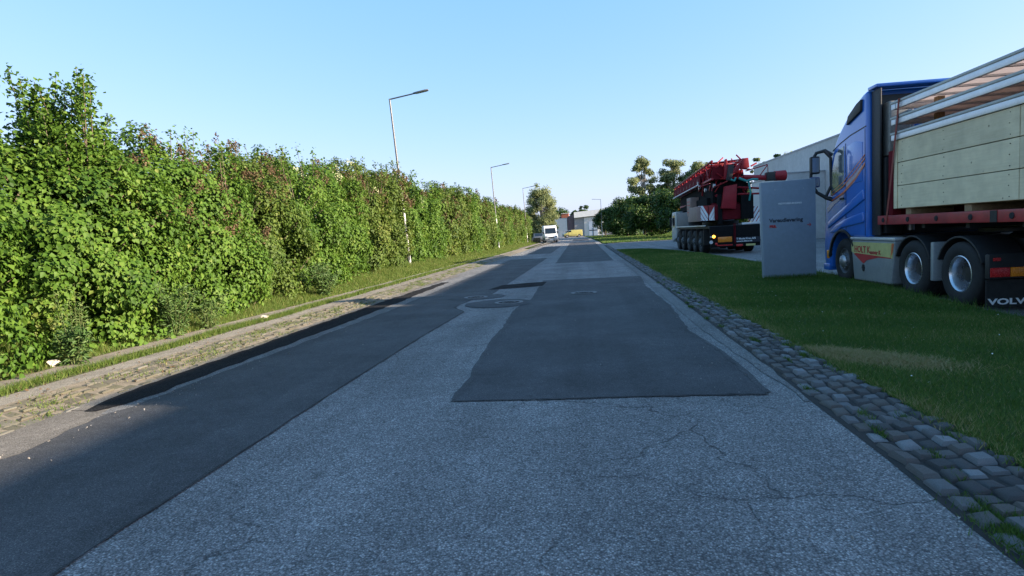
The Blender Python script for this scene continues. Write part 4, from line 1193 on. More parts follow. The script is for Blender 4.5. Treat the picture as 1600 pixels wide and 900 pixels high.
def trailer():
    t = thing('flatbed_trailer', 'red flatbed trailer coupled to the blue tractor carrying the crate', 'trailer', (7.25, 6, 0))
    m = MB(); m.box(6.0, 6.10, -2.6, 12.98, 1.34, 1.52); m.box(8.40, 8.5, -2.6, 12.98, 1.34, 1.52)
    m.box(6.10, 8.40, 12.86, 12.98, 1.34, 1.52); m.box(6.10, 8.40, -2.6, -2.5, 1.34, 1.52)
    m.build('deck_rail', 'red', t, bevel=.012)
    MB().box(6.11, 8.39, -2.48, 12.84, 1.44, 1.51).build('deck', 'plybrown', t, smooth=0)
    m = MB(); m.box(6.85, 7.0, -2.4, 12.8, 1.24, 1.44); m.box(7.5, 7.65, -2.4, 12.8, 1.24, 1.44); m.box(6.85, 7.0, -2.4, 8.6, .95, 1.24); m.box(7.5, 7.65, -2.4, 8.6, .95, 1.24)
    for k in range(12): m.box(6.14, 8.36, -2.2 + k * 1.25, -2.1 + k * 1.25, 1.26, 1.425)
    m.build('chassis_beams', 'black', t, smooth=0)
    for yy in (12.75, 11.85, 10.95, 10.05, 9.15, 8.2, 7.2):
        MB().lathe([(-.012, .045), (.0, .05), (.004, .03)], (6.0, yy, 1.43), 'X', 12).build('lashing_ring', 'iron', t)
    MB().box(5.992, 6.0, 9.45, 9.6, 1.345, 1.515).build('rail_joint', 'black', t, smooth=0)
    for x in (6.12, 7.9):
        MB().box(x, x + .16, 12.62, 12.8, 1.52, 2.78).build('headboard_post', 'dkred', t, bevel=.015)
    MB().box(6.28, 7.9, 12.66, 12.74, 1.53, 2.1).build('headboard', 'dkred', t, bevel=.01)
    MB().tube([(6.2, 12.7, 2.74), (6.5, 12.55, 2.4)], .02, 6).build('headboard_brace', 'dkred', t)
    for x in (6.35, 7.95):
        MB().box(x, x + .16, 8.0, 8.16, .12, 1.26).build('landing_leg', 'black', t, bevel=.01)
        MB().box(x - .06, x + .22, 7.94, 8.22, .03, .12).build('landing_foot', 'black', t, bevel=.01)
    for yy in (2.2, .85, -.5):
        for x, sg in ((6.06, 1), (8.44, -1)): wheel(t, x, yy, .50, .50, .38, 'deep', sg).name = 'wheel'
    m = MB()
    for yy in (2.2, .85, -.5): m.tube([(6.3, yy, .5), (8.2, yy, .5)], .07, 8); m.box(6.8, 7.7, yy - .15, yy + .15, .5, 1.0)
    m.build('axles', 'black', t)
trailer()

def load():
    # plank sided crate
    t = thing('wooden_crate', 'long pale plank-sided crate with an aluminium rim on the red trailer', 'crate', (7.25, 6, 1.52))
    for k in range(5):
        y = 12.1 - k * 1.75
        for xx in (6.14, 7.6): MB().box(xx, xx + .75, y - .09, y + .09, 1.521, 1.635).build('skid', 'timber', t, bevel=.006)
    zs = [1.64, 2.075, 2.515, 2.945]
    ysb = [12.48, 9.15, 6.9, 4.6]
    for side in (0, 1):
        for i in range(3):
            for a, b in zip(ysb[:-1], ysb[1:]):
                j = random.uniform(-.004, .004)
                x = 6.08 + j if side == 0 else 8.40 + j
                MB().box(x, x + .03, b + .006, a - .006, zs[i] + .006, zs[i + 1] - .006).build('plank', 'ply', t, bevel=.004, seg=1, smooth=0)
    for i in range(3):
        for y in (12.47, 4.61): MB().box(6.115, 8.395, y - .015, y + .015, zs[i] + .006, zs[i + 1] - .006).build('end_plank', 'ply', t, bevel=.004, seg=1, smooth=0)
    for x in (6.062, 8.432):
        MB().box(x, x + .012, 12.36, 12.475, 1.645, 2.94).build('corner_batten', 'ply', t, bevel=.003, seg=1, smooth=0)
    MB().box(6.13, 8.38, 4.65, 12.44, 1.636, 1.66).build('crate_floor', 'timber', t, smooth=0)
    m = MB(); y = 12.2
    for yy in [12.2, 10.9, 9.35, 9.0, 7.6]:
        for z in zs[:-1]:
            for dz in (.06, .22, .37): m.lathe([(-.004, .008), (.004, .008)], (6.078, yy + random.uniform(-.02, .02), z + dz), 'X', 6)
    m.build('nails', 'iron', t, smooth=0)
    # three aluminium frames: rim of the crate and two deck frames stacked above
    def frame(parent, z, name='rail'):
        for nm, b in ((name, (6.05, 6.11, 4.5, 12.55)), (name, (8.39, 8.45, 4.5, 12.55))):
            MB().box(b[0], b[1], b[2], b[3], z, z + .105).build(nm, 'alu', parent, bevel=.006)
            MB().box(b[0] - .014, b[1] + .014, b[2] - .01, b[3] + .01, z + .107, z + .15).build('rail_lip', 'alugrey', parent, bevel=.006)
            for yy in (12.38, 12.28): MB().box(b[0] - .004, b[0], yy, yy + .02, z + .004, z + .10).build('bracket', 'steel', parent, smooth=0)
        for y in (12.49, 4.51): MB().box(6.112, 8.388, y, y + .05, z, z + .10).build('end_rail', 'alu', parent, bevel=.006)
    frame(t, 2.948)
    MB().box(6.12, 8.38, 4.57, 12.48, 3.0, 3.03).build('lid', 'plybrown', t, smooth=0)
    for z, lab in ((3.245, 'lower of two aluminium deck frames stacked above the crate'), (3.535, 'topmost aluminium deck frame of the load on the trailer')):
        f = thing('deck_frame', lab, 'frame', (7.25, 6, z), 0, 'aluminium deck frames stacked on the crate')
        frame(f, z)
        MB().box(6.12, 8.38, 4.57, 12.48, z + .09, z + .115).build('deck_board', 'panel', f, smooth=0)
        for k in range(13): MB().box(6.12, 8.38, 4.75 + k * .62, 4.81 + k * .62, z + .055, z + .088).build('cross_rib', 'alu', f, smooth=0)
        for y in (11.9, 8.4, 5.1):
            for x in (6.5, 7.9): MB().box(x, x + .12, y - .06, y + .06, z - .147 - (.07 if z < 3.3 else .035), z + .024 + .06).build('spacer_block', 'timber', f, smooth=0)
    m = MB()
    pts = [(6.030, 12.22, 3.695), (6.028, 12.28, 3.30), (6.03, 12.36, 2.95), (6.035, 12.50, 2.3), (6.0, 12.60, 1.53), (5.985, 12.62, 1.36)]
    for a, b in zip(pts[:-1], pts[1:]):
        m.face([(a[0] - .004, a[1] - .03, a[2]), (a[0] - .004, a[1] + .03, a[2]), (b[0] - .004, b[1] + .03, b[2]), (b[0] - .004, b[1] - .03, b[2])])
        m.face([(a[0] + .002, a[1] - .03, a[2]), (b[0] + .002, b[1] - .03, b[2]), (b[0] + .002, b[1] + .03, b[2]), (a[0] + .002, a[1] + .03, a[2])])
    m.face([(6.03, 12.19, 3.695), (6.03, 12.25, 3.695), (8.47, 12.25, 3.695), (8.47, 12.19, 3.695)])
    o = m.build('lashing_strap', 'strap', None, smooth=0)
    tag(o, 'red lashing strap pulled over the front end of the crate load', 'strap')
load()

# ================================================================== MOBILE CRANE
def crane():
    t = thing('mobile_crane', 'red folded mobile tower crane with striped rear panels, seen from behind', 'crane', (7.65, 36.5, 0))
    x0, x1 = 6.3, 9.0
    ch = MB(); ch.box(x0 + .45, x1 - .45, 31.3, 41.5, .55, 1.30); ch.box(x0 + .12, x1 - .12, 31.2, 41.0, 1.30, 1.42)
    ch = ch.build('carrier', 'black', t, bevel=.02)
    for y in (33.0, 34.75, 36.5, 38.6, 40.3):
        for x, sg in ((x0 + .02, 1), (x1 - .02, -1)): wheel(t, x, y, .60, .60, .42, 'dark', sg).name = 'wheel'
    MB().box(x0 - .01, x0 + .09, 31.8, 41.1, 1.42, 1.485).build('fender_trim', 'alu', t, bevel=.01)
    MB().box(x1 - .09, x1 + .01, 31.8, 41.1, 1.42, 1.485).build('fender_trim', 'alu', t, bevel=.01)
    m = MB()
    for y in (32.1, 33.9, 35.6, 37.5, 39.45, 41.1): m.box(x0 + .02, x0 + .4, y - .04, y + .04, .45, 1.30)
    m.build('mudflaps', 'black', t, smooth=0)
    # driver's cab at the front
    cab = MB().prism([(40.75, .75), (42.5, .45), (42.75, .7), (42.75, 1.35), (42.5, 2.30), (42.3, 2.46), (40.75, 2.46)], 'X', x0 - .02, x1 - .1).build('driver_cab', 'cabwhite', t, bevel=.07, seg=3)
    MB().prism([(41.2, 1.45), (42.35, 1.45), (42.2, 2.2), (41.2, 2.25)], 'X', x0 - .032, x0).build('side_window', 'glass', cab, smooth=0)
    MB().box(x0 + .15, x1 - .3, 40.735, 40.752, 1.6, 2.25).build('rear_window', 'glass', cab, smooth=0)
    MB().box(x0 - .2, x0 - .06, 42.35, 42.45, 1.55, 2.1).build('mirror', 'black', cab, bevel=.02)
    MB().box(x0 + .02, x0 + 1.1, 36.4, 40.6, 1.43, 2.33).build('equipment_cabinet', 'cabgrey', t, bevel=.04)
    MB().box(x1 - 1.1, x1 - .05, 36.4, 40.6, 1.43, 2.33).build('equipment_cabinet', 'cabgrey', t, bevel=.04)
    pn = MB().box(x0 - .05, x0 + .45, 35.2, 36.35, 2.05, 3.10).build('counterweight_panel', 'beige', t, bevel=.02)
    MB().box(x0 - .03, x0 + .4, 35.3, 36.25, 1.72, 2.04).build('panel_bracket', 'beige', t, bevel=.02)
    m = MB()
    for k in range(4): m.box(x0 - .056, x0 - .051, 35.35, 36.2, 2.25 + k * .2, 2.30 + k * .2)
    m.build('panel_lettering', 'letterred', pn, smooth=0)
    MB().tube([(x0 + .1, 40.2, 2.55), (x0 + .1, 40.2, 2.66)], .06, 8).build('beacon', 'amber', t)
    # slewing platform and machinery
    MB().lathe([(0, .95), (.22, .95), (.24, .8)], (7.65, 34.2, 1.43), 'Z', 28).build('slew_ring', 'black', t)
    MB().prism([(31.3, 1.72), (36.2, 1.72), (36.2, 2.5), (34.6, 3.0), (33.0, 3.1), (31.3, 2.45)], 'X', 6.75, 8.55).build('slewing_platform', 'dkred', t, bevel=.05)
    m = MB()
    m.box(6.55, 6.75, 32.2, 35.0, 1.9, 2.9); m.box(8.55, 8.75, 32.2, 35.0, 1.9, 2.9); m.box(6.9, 7.1, 31.2, 31.6, 1.5, 3.0); m.box(8.0, 8.6, 31.15, 31.6, 1.7, 2.9)
    m.build('machinery_boxes', 'matblack', t, bevel=.03)
    MB().prism([(7.02, 2.28), (7.72, 2.22), (7.80, 3.46), (7.18, 3.36)], 'Y', 31.0, 31.25).build('mast_foot', 'cranered', t, bevel=.04)
    m = MB()
    m.tube([(7.85, 31.2, 3.30), (8.9, 31.2, 3.18)], .05, 8); m.tube([(7.85, 31.2, 2.95), (8.9, 31.2, 2.92)], .05, 8)
    m.build('rear_struts', 'cranered', t)
    # chevron boards
    def chev(xa, xb, za, zb, y, d):
        b = MB().box(xa, xb, y, y + .05, za, zb).build('chevron_board', 'red', t, smooth=0)
        m = MB(); w = .13
        n = 4
        for k in range(-1, n):
            u = xa + (xb - xa) * (k + .2) / (n - 1)
            pts = [(u, za), (u + w, za), (u + w + d * (zb - za), zb), (u + d * (zb - za), zb)]
            q = [(min(max(px, xa + .005), xb - .005), pz) for px, pz in pts]
            # clip by walking along the stripe
            seg = []
            for s_ in np.linspace(0, 1, 9):
                zz = za + (zb - za) * s_; lx = u + d * (zb - za) * s_
                seg.append((max(lx, xa + .004), min(lx + w, xb - .004), zz))
            for (a0, b0, z_0), (a1, b1, z_1) in zip(seg[:-1], seg[1:]):
                if b0 - a0 > .004 and b1 - a1 > .004: m.face([(a0, y - .004, z_0), (b0, y - .004, z_0), (b1, y - .004, z_1), (a1, y - .004, z_1)])
        m.build('white_stripes', 'letterwhite', b, smooth=0)
    chev(5.98, 6.46, 1.72, 2.48, 31.5, -.55)
    chev(6.48, 6.92, 1.72, 2.48, 31.42, .55)
    chev(8.42, 8.95, 1.55, 2.30, 31.45, .6)
    MB().box(5.90, 6.08, 31.45, 33.8, 1.7, 2.46).build('side_weight', 'beige', t, bevel=.02)
    # folded boom: two lattice girders lying over the carrier
    def lattice(name, A, B, wa, ha, wb, hb, n, mat, rc=.06, rd=.032):
        A, B = Vector(A), Vector(B)
        m = MB()
        c = lambda i, sx, sz: A.lerp(B, i / n) + Vector((sx * (wa + (wb - wa) * i / n) / 2, 0, sz * (ha + (hb - ha) * i / n) / 2))
        for sx in (-1, 1):
            for sz in (-1, 1): m.tube([c(0, sx, sz), c(n, sx, sz)], rc, 6)
        for i in range(n):
            for sx in (-1, 1):
                m.tube([c(i, sx, -1 if i % 2 else 1), c(i + 1, sx, 1 if i % 2 else -1)], rd, 5)
            for sz in (-1, 1):
                m.tube([c(i, -1 if i % 2 else 1, sz), c(i + 1, 1 if i % 2 else -1, sz)], rd, 5)
            m.tube([c(i, -1, 1), c(i, 1, 1)], rd, 5)
        return m.build(name, mat, t, smooth=60)
    lattice('jib', (7.15, 42.2, 3.78), (7.35, 31.0, 4.20), 1.35, .62, 1.5, .86, 16, 'cranered', .065, .04)
    lattice('tower_section', (7.5, 41.6, 3.1), (7.7, 31.4, 3.35), 1.5, .7, 1.6, .8, 14, 'cranered', .07, .045)
    m = MB()
    m.prism([(42.15, 3.46), (33.2, 3.72), (33.2, 4.2), (42.15, 3.95)], 'X', 6.42, 6.46); m.build('jib_side_cover', 'dkred', t, smooth=0)
    MB().prism([(42.1, 3.5), (31.2, 3.75), (31.2, 4.38), (42.1, 4.0)], 'X', 6.65, 7.9).build('jib_core', 'dkred', t, smooth=0)
    MB().prism([(41.5, 2.4), (31.6, 2.6), (31.6, 3.7), (41.5, 3.4)], 'X', 6.72, 8.4).build('tower_core', 'matblack', t, smooth=0)
    m = MB()
    for k in range(8):
        y = 41.6 - k * 1.08; z = 3.50 + (42.15 - y) * .029
        m.prism([(y, z + .05), (y - .07, z + .05), (y - .24, z + .25), (y - .17, z + .25)], 'X', 6.405, 6.418)
    m.build('jib_cover_ribs', 'beige', t, smooth=0)
    MB().tube([(6.38, 42.3, 3.42), (6.36, 33.3, 3.66)], .035, 8).build('jib_rail', 'alu', t)
    m = MB()
    for k in range(26):
        y = random.uniform(31.3, 35.5); x = random.uniform(6.55, 8.4); z = random.uniform(3.2, 4.5)
        m.box(x, x + random.uniform(.08, .3), y, y + random.uniform(.1, .5), z, z + random.uniform(.06, .22), Matrix.Rotation(random.uniform(-.6, .6), 3, 'X'))
    m.build('hinge_plates', 'cranered', t, bevel=.01)
    m = MB()
    for k in range(16):
        y = random.uniform(31.2, 35); x = random.uniform(6.5, 8.5); z = random.uniform(2.6, 3.9)
        m.box(x, x + random.uniform(.15, .4), y, y + random.uniform(.1, .5), z, z + random.uniform(.1, .35))
    m.build('hydraulic_blocks', 'matblack', t, bevel=.02)
    m = MB()
    for k in range(34):
        p = Vector((random.uniform(6.5, 8.6), random.uniform(30.95, 34.0), random.uniform(3.1, 4.55)))
        q = p + Vector((random.uniform(-.5, .5), random.uniform(-.6, .6), random.uniform(-.5, .5)))
        m.tube([p, q], random.uniform(.02, .045), 6)
    m.build('lattice_bracing', 'cranered', t)
    for (x, y, z) in ((6.42, 33.6, 3.75), (6.36, 33.0, 3.5), (6.5, 32.2, 3.3), (6.75, 31.3, 3.45)):
        MB().lathe([(-.05, .10), (.05, .10), (.06, .05)], (x, y, z), 'X', 16).build('pulley', 'steel', t)
    m = MB(); m.prism([(7.15, 3.7), (7.5, 3.75), (7.32, 4.72), (7.22, 4.68)], 'Y', 30.95, 31.15); m.prism([(7.45, 3.8), (8.15, 4.35), (8.05, 4.6), (7.42, 4.0)], 'Y', 30.9, 31.1); m.prism([(7.95, 4.15), (8.35, 4.2), (8.30, 4.68), (8.02, 4.66)], 'Y', 30.8, 31.1)
    m.build('boom_hinge', 'cranered', t, bevel=.03)
    MB().box(7.30, 7.58, 30.88, 30.95, 3.62, 4.42, Matrix.Rotation(R(10), 3, 'Y')).build('hinge_cover', 'black', t, bevel=.02)
    m = MB(); m.tube([(8.1, 31, 3.75), (9.7, 31, 3.62)], .13, 8); m.tube([(8.2, 31, 4.05), (9.25, 31, 4.30), (9.28, 31, 3.7)], .03, 6); m.tube([(9.25, 31, 4.28), (8.85, 31, 3.75)], .025, 6)
    m.build('jib_tip', 'cranered', t)
    MB().box(9.15, 9.6, 30.8, 31.2, 3.5, 3.92).build('winch', 'black', t, bevel=.04)
    MB().lathe([(0, .24), (.52, .26), (.56, .2)], (9.55, 31, 3.72), 'X', 20).build('winch_drum', 'cranered', t)
    m = MB()
    m.tube([(7.85, 30.9, 3.72), (8.2, 30.85, 3.55), (8.5, 30.85, 3.62), (8.75, 30.9, 3.6)], .06, 8); m.tube([(7.45, 30.88, 3.68), (7.62, 30.86, 3.6), (7.70, 30.88, 3.75)], .05, 8); m.tube([(8.3, 30.9, 3.55), (8.4, 30.9, 3.0), (8.35, 31.0, 2.6)], .045, 8)
    m.build('hoses', 'teal', t)
    # rear of the carrier
    rb = MB().box(x0 + .15, x1 - .15, 31.0, 31.3, .35, 1.40).build('rear_panel', 'matblack', t, bevel=.03)
    MB().box(6.42, 6.52, 30.93, 31.01, .86, .92).build('lamp_bracket', 'alu', rb)
    MB().lathe([(-.05, .055), (0, .075)], (6.60, 30.98, .90), 'Y', 14).build('lit_indicator', 'litamber', rb)
    MB().box(6.80, 7.48, 30.97, 31.0, .60, .86).build('amber_board', 'amber', rb, bevel=.008)
    MB().box(6.66, 6.78, 30.97, 31.0, .48, .58).build('tail_lamp', 'redlens', rb, bevel=.008)
    MB().box(6.75, 7.5, 30.975, 31.0, .42, .47).build('reflector_strip', 'redlens', rb)
    MB().box(7.66, 8.84, 30.96, 31.0, .54, .80).build('name_board', 'letterdark', rb, smooth=0)
    lettering('T Model Kran A/S', .125, 'letterwhite', rb, facing((7.69, 30.957, .69), (0, -1, 0)), bold=.003)
    lettering('www.kt-dkkran.dk', .10, 'letterwhite', rb, facing((7.69, 30.957, .575), (0, -1, 0)), bold=.002)
    MB().box(7.68, 8.0, 30.97, 31.0, .36, .46).build('tail_lamp', 'redlens', rb, bevel=.008)
    MB().box(8.15, 8.6, 30.97, 31.0, .36, .46).build('number_plate', 'yellowband', rb, bevel=.004)
    for x in (7.58, 7.64): MB().box(x - .012, x + .012, 30.93, 30.98, .5, 1.5).build('ladder_rail', 'dkred', rb)
    m = MB(); m.lathe([(-.005, .09), (0, .09)], (6.47, 31.0, .62), 'Y', 16); m.build('round_badge', 'alu', rb)
    MB().box(8.0, 8.9, 31.1, 31.6, 1.42, 1.52).build('rear_step', 'alu', t, bevel=.01)
crane()

# ================================================================== VANS
def van(name, label, loc, rz, L, W, H, paint, high=True, group=None, dirtyfront=False):
    t = thing(name, label, 'van', loc, rz, group)
    w = W / 2
    hood = .95 if high else .9
    prof = [(-L / 2 + .05, .32), (-L / 2, .5), (-L / 2 + .02, .95), (-L / 2 + .18, 1.12), (-L / 2 + hood, 1.32), (-L / 2 + hood + .62, H - .38), (-L / 2 + hood + .95, H - .08), (-L / 2 + hood + 1.5, H), (L / 2 - .1, H - .03), (L / 2, H - .4), (L / 2, .45), (L / 2 - .1, .32)]
    wheels = (-L / 2 + .85, L / 2 - .95)
    pr = prof[:-1] + [(L / 2 - .1, .32)]
    for cy in wheels[::-1]:
        pr += [(p[0], p[1]) for p in arc(cy, .36, .42, 0, 180, 10)]
    body = MB().prism(pr, 'X', -w, w).build('body', paint, t, bevel=.07, seg=3, world=False, smooth=50, ang=25)
    # windscreen on the slope
    a, b = Vector((0, -L / 2 + hood, 1.32)), Vector((0, -L / 2 + hood + .62, H - .38))
    d = (b - a); n = Vector((0, -d.z, d.y)).normalized() * .008
    m = MB(); m.face([tuple(p + n + Vector((sx * (w - .13 - .06 * u), 0, 0))) for u, sx, p in ((0, -1, a + d * .06), (0, 1, a + d * .06), (1, 1, a + d * .97), (1, -1, a + d * .97))])
    m.build('windscreen', 'glass', body, world=False, smooth=0)
    for sx in (-1, 1):
        x = sx * (w + .003)
        y0 = -L / 2 + hood + .25
        MB().prism([(y0 - .12, 1.38), (y0 + .80, 1.38), (y0 + .80, 1.95 if high else 1.75), (y0 + .28, 1.95 if high else 1.75)], 'X', x - .006, x + .006).build('side_window', 'glass', body, world=False, smooth=0)
        MB().box(x - .006, x + .006, y0 + .95, y0 + .965, .5, H - .35).build('door_seam', 'black', body, world=False, smooth=0)
        MB().box(x - .01, x + .01, -L / 2 + 1.35, L / 2 - 1.5, .56, .66).build('side_trim', 'black', body, world=False, smooth=0)
        MB().box(sx * (w + .05), sx * (w + .24), y0 - .15, y0 - .02, 1.35, 1.75).build('mirror', 'black', t, world=False, bevel=.03)
        MB().box(sx * (w - .42), sx * (w - .08), -L / 2 - .012, -L / 2 + .1, .82, 1.02).build('headlamp', 'paleglass', body, world=False, bevel=.02)
        for cy in wheels:
            ty = MB().lathe([(a_ * sx, r_) for a_, r_ in ((-.22, .2), (-.22, .33), (-.18, .36), (-.04, .36), (0, .33), (0, .22))], (sx * (w - .01), cy, .36), 'X', 22, False).build('wheel', 'rubber', t, world=False)
            MB().lathe([(a_ * sx, r_) for a_, r_ in ((-.01, .225), (-.04, .20), (-.03, .06), (-.025, .001))], (sx * (w - .01), cy, .36), 'X', 22, False).build('rim', 'steel', ty, world=False)
    MB().box(-w + .04, w - .04, -L / 2 - .03, -L / 2 + .12, .34, .66).build('bumper', 'vangrey' if dirtyfront else 'black', body, world=False, bevel=.04)  # grey bumper colour stands in for shade on the van's lower front
    MB().box(-.45, .45, -L / 2 - .01, -L / 2 + .06, .72, .90).build('grille', 'black', body, world=False, bevel=.01)
    MB().box(-.26, .26, -L / 2 - .036, -L / 2 - .031, .42, .53).build('number_plate', 'letterwhite', body, world=False, smooth=0)
    return t
van('delivery_van', 'white high-roofed van parked facing us at the end of the hedge', (-4.95, 94.5, .02), R(8), 5.6, 1.98, 2.66, 'vanwhite', True, None, True)
van('delivery_van', 'small yellow van parked sideways across the far end of the road', (-2.3, 158, .02), R(-74), 5.0, 1.9, 1.95, 'vanyellow', False)

def car():
    t = thing('parked_car', 'dark parked car half hidden behind the white van', 'car', (-7.6, 106, .12), R(10))
    w = .88
    pr = [(-2.1, .3), (-2.15, .55), (-2.05, .75), (-1.1, .9), (-.45, 1.42), (.9, 1.45), (1.6, 1.0), (2.1, .92), (2.15, .5), (2.1, .3)]
    for cy in (1.35, -1.35): pr += arc(cy, .33, .37, 0, 180, 8)
    b = MB().prism(pr, 'X', -w, w).build('body', 'cabgrey', t, bevel=.06, seg=2, world=False)
    m = MB(); m.face([(-.72, -1.08, .935), (.72, -1.08, .935), (.64, -.48, 1.43), (-.64, -.48, 1.43)]); m.build('windscreen', 'glass', b, world=False, smooth=0)
    for sx in (-1, 1):
        MB().prism([(-.95, .95), (1.3, .98), (.85, 1.36), (-.42, 1.34)], 'X', sx * (w + .002) - .004, sx * (w + .002) + .004).build('side_window', 'glass', b, world=False, smooth=0)
        MB().box(sx * .8 - .18, sx * .8 + .02, -2.16, -2.05, .6, .74).build('headlamp', 'paleglass', b, world=False, bevel=.01)
        for cy in (-1.35, 1.35): MB().lathe([(a_ * sx, r_) for a_, r_ in ((-.2, .2), (-.2, .3), (-.16, .33), (-.03, .33), (0, .3), (-.02, .2), (-.03, .01))], (sx * w, cy, .33), 'X', 18, False).build('wheel', 'rubber', t, world=False)
car()
def timber_stack():
    t = thing('timber_stack', 'low stack of brown timber on the ground left of the white van', 'timber stack', (-7.0, 95, .13))
    for k in range(4):
        for q in range(4):
            MB().box(-7.55 + q * .26, -7.33 + q * .26, 94.2 + random.uniform(-.1, .1), 96.4 + random.uniform(-.2, .2), .135 + k * .19, .31 + k * .19).build('beam', 'timber', t, bevel=.01)
timber_stack()

# ================================================================== TREES
def tree(label, x, y, h, rx, cz0, mat, nleaf, ls, nclump=46, bark='bark', airy=.0, name='tree', pointed=0.0, group=None, trunk_r=None):
    t = thing(name, label, 'tree', (x, y, .05), 0, group)
    tr = trunk_r or h * .02
    m = MB()
    lean = (random.uniform(-.3, .3), random.uniform(-.3, .3))
    tp = Vector((x + lean[0], y + lean[1], h * .88))
    m.tube([(x, y, -.05), (x + lean[0] * .4, y + lean[1] * .4, h * .4), tp], [tr, tr * .7, tr * .12], 8)
    m.build('trunk', bark, t, smooth=60); m = MB()
    ch = h - cz0
    D = unit(rng.normal(size=(nclump, 3)))
    rad = rng.uniform(.35, 1.0, nclump) ** .6
    S = D * rad[:, None]
    zz = S[:, 2] * .5 + .5
    wid = 1 - pointed * zz
    C = np.stack([x + S[:, 0] * rx * wid, y + S[:, 1] * rx * wid, cz0 + zz * ch * .95], 1)
    for c in C[::2]:
        f = min(.85, max(.25, (c[2] - .25 * ch) / h))
        b = Vector((x + lean[0] * f, y + lean[1] * f, h * f * .85))
        m.tube([b, b.lerp(Vector(c), .55) + Vector((0, 0, .1)), c], [tr * .35, tr * .2, tr * .06], 5)
    m.build('limbs', bark, t, smooth=60)
    cr = rng.uniform(.16, .34, nclump) * rx * (1.0 - .35 * airy)
    w = cr ** 2; w /= w.sum()
    i = rng.choice(nclump, nleaf, p=w)
    d = unit(rng.normal(size=(nleaf, 3)))
    P = C[i] + d * (cr[i] * rng.uniform(.3, 1.1, nleaf))[:, None] * np.array([1, 1, .8])
    ok = P[:, 2] > .3
    P, d, i = P[ok], d[ok], i[ok]; n = len(P)
    N = unit(d + [0, 0, .4] + rng.normal(size=(n, 3)) * .5)
    ct = rng.normal(0, .14, nclump)
    L = ls * rng.uniform(.6, 1.3, n)
    V, Fc, tt = leaves(P, N, L, L * .7, np.clip(.5 + ct[i] + rng.normal(0, .15, n), 0, 1))
    np_mesh('crown', V, Fc, mat, t, tt)
    return t
G = 'dense dark trees on the far lawn'
tree('small green tree beside the far street lamp at the edge of the tree group', 5.6, 140, 6.6, 2.6, .6, 'darktree', 5000, .30, group=G)
tree('leftmost large dark tree of the group on the far lawn', 9.0, 118, 7.6, 4.6, .1, 'darktree', 15000, .36, 90, group=G)
tree('dark broad tree in the middle of the group on the far lawn', 11.2, 98, 7.2, 4.6, .3, 'darktree', 16000, .34, 90, group=G)
tree('dense dark tree right behind the white cab of the crane', 14.8, 88, 7.2, 4.6, .3, 'darktree', 16000, .32, 90, group=G)
tree('dark tree mostly hidden behind the red crane boom', 19.5, 82, 7.2, 4.4, .4, 'darktree', 13000, .32, 80, group=G)
tree('low dark tree filling the gap at the back of the far lawn', 15.5, 128, 7.6, 5.6, .1, 'darktree', 13000, .40, 80, group=G)
tree('low dark tree beside the far hall wall on the right', 9.8, 150, 7.5, 5.2, .1, 'darktree', 11000, .42, 70, group=G)
G = 'pale airy trees rising behind the dark ones'
tree('tall pale airy tree rising above the dark trees at left of the crane', 13.6, 132, 17.0, 4.4, 4, 'paletree', 11000, .38, 70, 'palebark', .5, group=G, pointed=.45)
tree('tall pale tree between the airy tree and the red crane boom', 20.3, 134, 17.2, 4.2, 4, 'paletree', 11000, .38, 70, 'palebark', .4, group=G, pointed=.4)
tree('pale tree whose crown just clears the red crane boom', 25.2, 132, 16.2, 4.8, 4, 'paletree', 12000, .38, 70, 'palebark', .3, group=G, pointed=.3)
G = 'treetops showing over the roof of the long grey hall'
tree('thin treetop poking above the hall roof nearest the crane', 28.0, 98, 12.6, 1.9, 3.5, 'paletree', 2600, .30, 30, 'palebark', .7, group=G, pointed=.3)
tree('small dark treetop above the hall roof between two paler treetops', 30.6, 99, 12.6, 2.0, 3.5, 'darktree', 2600, .30, 30, 'bark', .6, group=G, pointed=.3)
tree('wide pale treetop above the hall roof nearest the blue truck', 33.0, 97, 13.0, 3.0, 3.5, 'paletree', 4200, .30, 36, 'palebark', .5, group=G, pointed=.1)
tree('tall feathery grey-green tree beyond the end of the hedge on the left', -7.9, 122, 12.6, 4.3, .6, 'paletree', 19000, .30, 110, 'palebark', .35, pointed=.62)
tree('low bushy tree at the foot of the tall feathery tree', -11.5, 128, 6.5, 3.6, .3, 'paletree', 5000, .3, 40, 'bark')
tree('distant round tree behind the white roof of the far hall', 0.2, 215, 11.5, 3.2, 2, 'darktree', 6000, .5, 44)
tree('distant low tree behind the red brick block', -7.5, 225, 10.6, 5, 2, 'darktree', 7000, .5, 50)

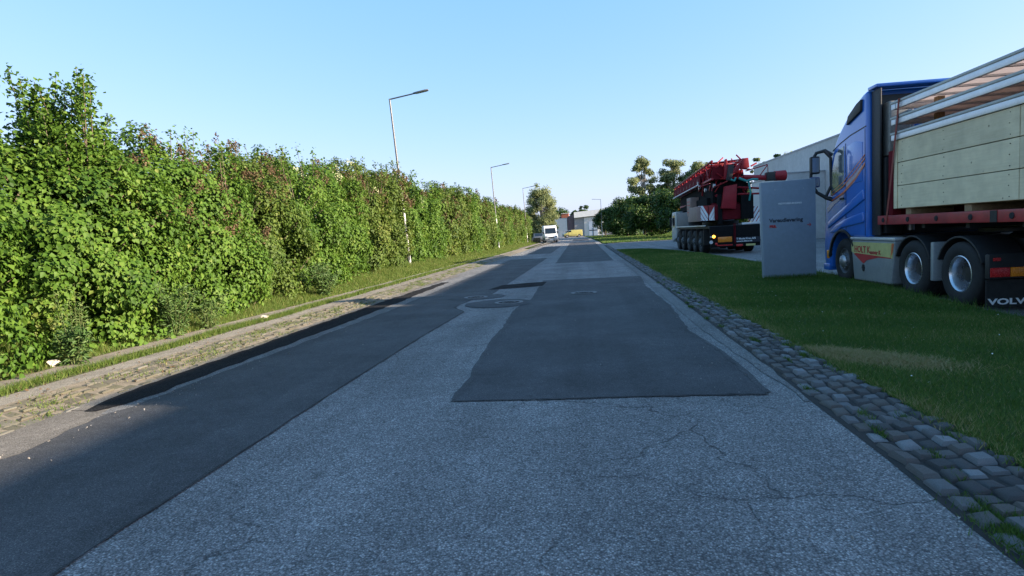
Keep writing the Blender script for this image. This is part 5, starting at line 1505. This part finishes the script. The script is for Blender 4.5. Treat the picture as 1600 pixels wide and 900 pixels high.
# ================================================================== FAR BUILDINGS
def far_hall():
    t = thing('factory_hall', 'far grey hall with a broad white roof edge closing the road', 'building', (2, 186, 0))
    MB().prism([(-1.9, 0), (15, 0), (15, 6.5), (-1.9, 5.6)], 'Y', 183, 200).build('wall', 'greywall', t, smooth=0)
    MB().prism([(-4.0, 0), (-1.95, 0), (-1.95, 6.9), (-4.0, 6.1)], 'Y', 184, 199).build('side_wing', 'purple', t, smooth=0)
    MB().prism([(-1.93, 5.62), (16, 6.52), (16, 8.6), (8.2, 7.9), (-1.93, 7.3)], 'Y', 182.2, 199.5).build('roof_edge', 'roofwhite', t, smooth=0)
    MB().box(1.0, 6.8, 182.8, 182.98, 0, 5.55).build('front_panel', 'palewall', t, smooth=0)
    d = MB().box(2.4, 5.0, 182.6, 182.79, 0, 4.2).build('loading_door', 'door', t, smooth=0)
    m = MB(); m.box(2.4, 5.0, 182.57, 182.595, 1.5, 1.75); m.box(3.6, 3.75, 182.57, 182.595, 0, 2.4); m.build('door_frame', 'letterdark', d, smooth=0)
    t = thing('storage_block', 'pale windowless block left of the far hall', 'building', (-6.2, 186, 0))
    MB().box(-8.6, -4.15, 184, 196, 0, 5.7).build('wall', 'palewall', t, smooth=0)
    MB().box(-8.65, -4.1, 183.95, 196.05, 5.7, 5.85).build('roof_edge', 'greywall', t, smooth=0)
    t = thing('brick_block', 'small red brick block showing above the pale block', 'building', (-5, 202, 0))
    MB().box(-6.3, -3.9, 201, 207, 0, 7.6).build('wall', 'brick', t, smooth=0)
    MB().box(-7.6, -6.35, 202, 206, 0, 7.2).build('side_wall', 'purple', t, smooth=0)
    MB().box(-6.4, -3.8, 200.9, 207.1, 7.6, 7.75).build('roof_edge', 'palewall', t, smooth=0)
    f = thing('mesh_fence', 'pale fence in front of the far pale block', 'fence', (-6, 176, 0))
    for k in range(5): MB().box(-8.3 + k * 1.1, -8.22 + k * 1.1, 176, 176.08, 0, 2.1).build('post', 'galv', f, smooth=0)
    for k in range(9): MB().box(-8.3, -3.85, 176.03, 176.06, .15 + k * .22, .22 + k * .22).build('rail', 'galv', f, smooth=0)
far_hall()
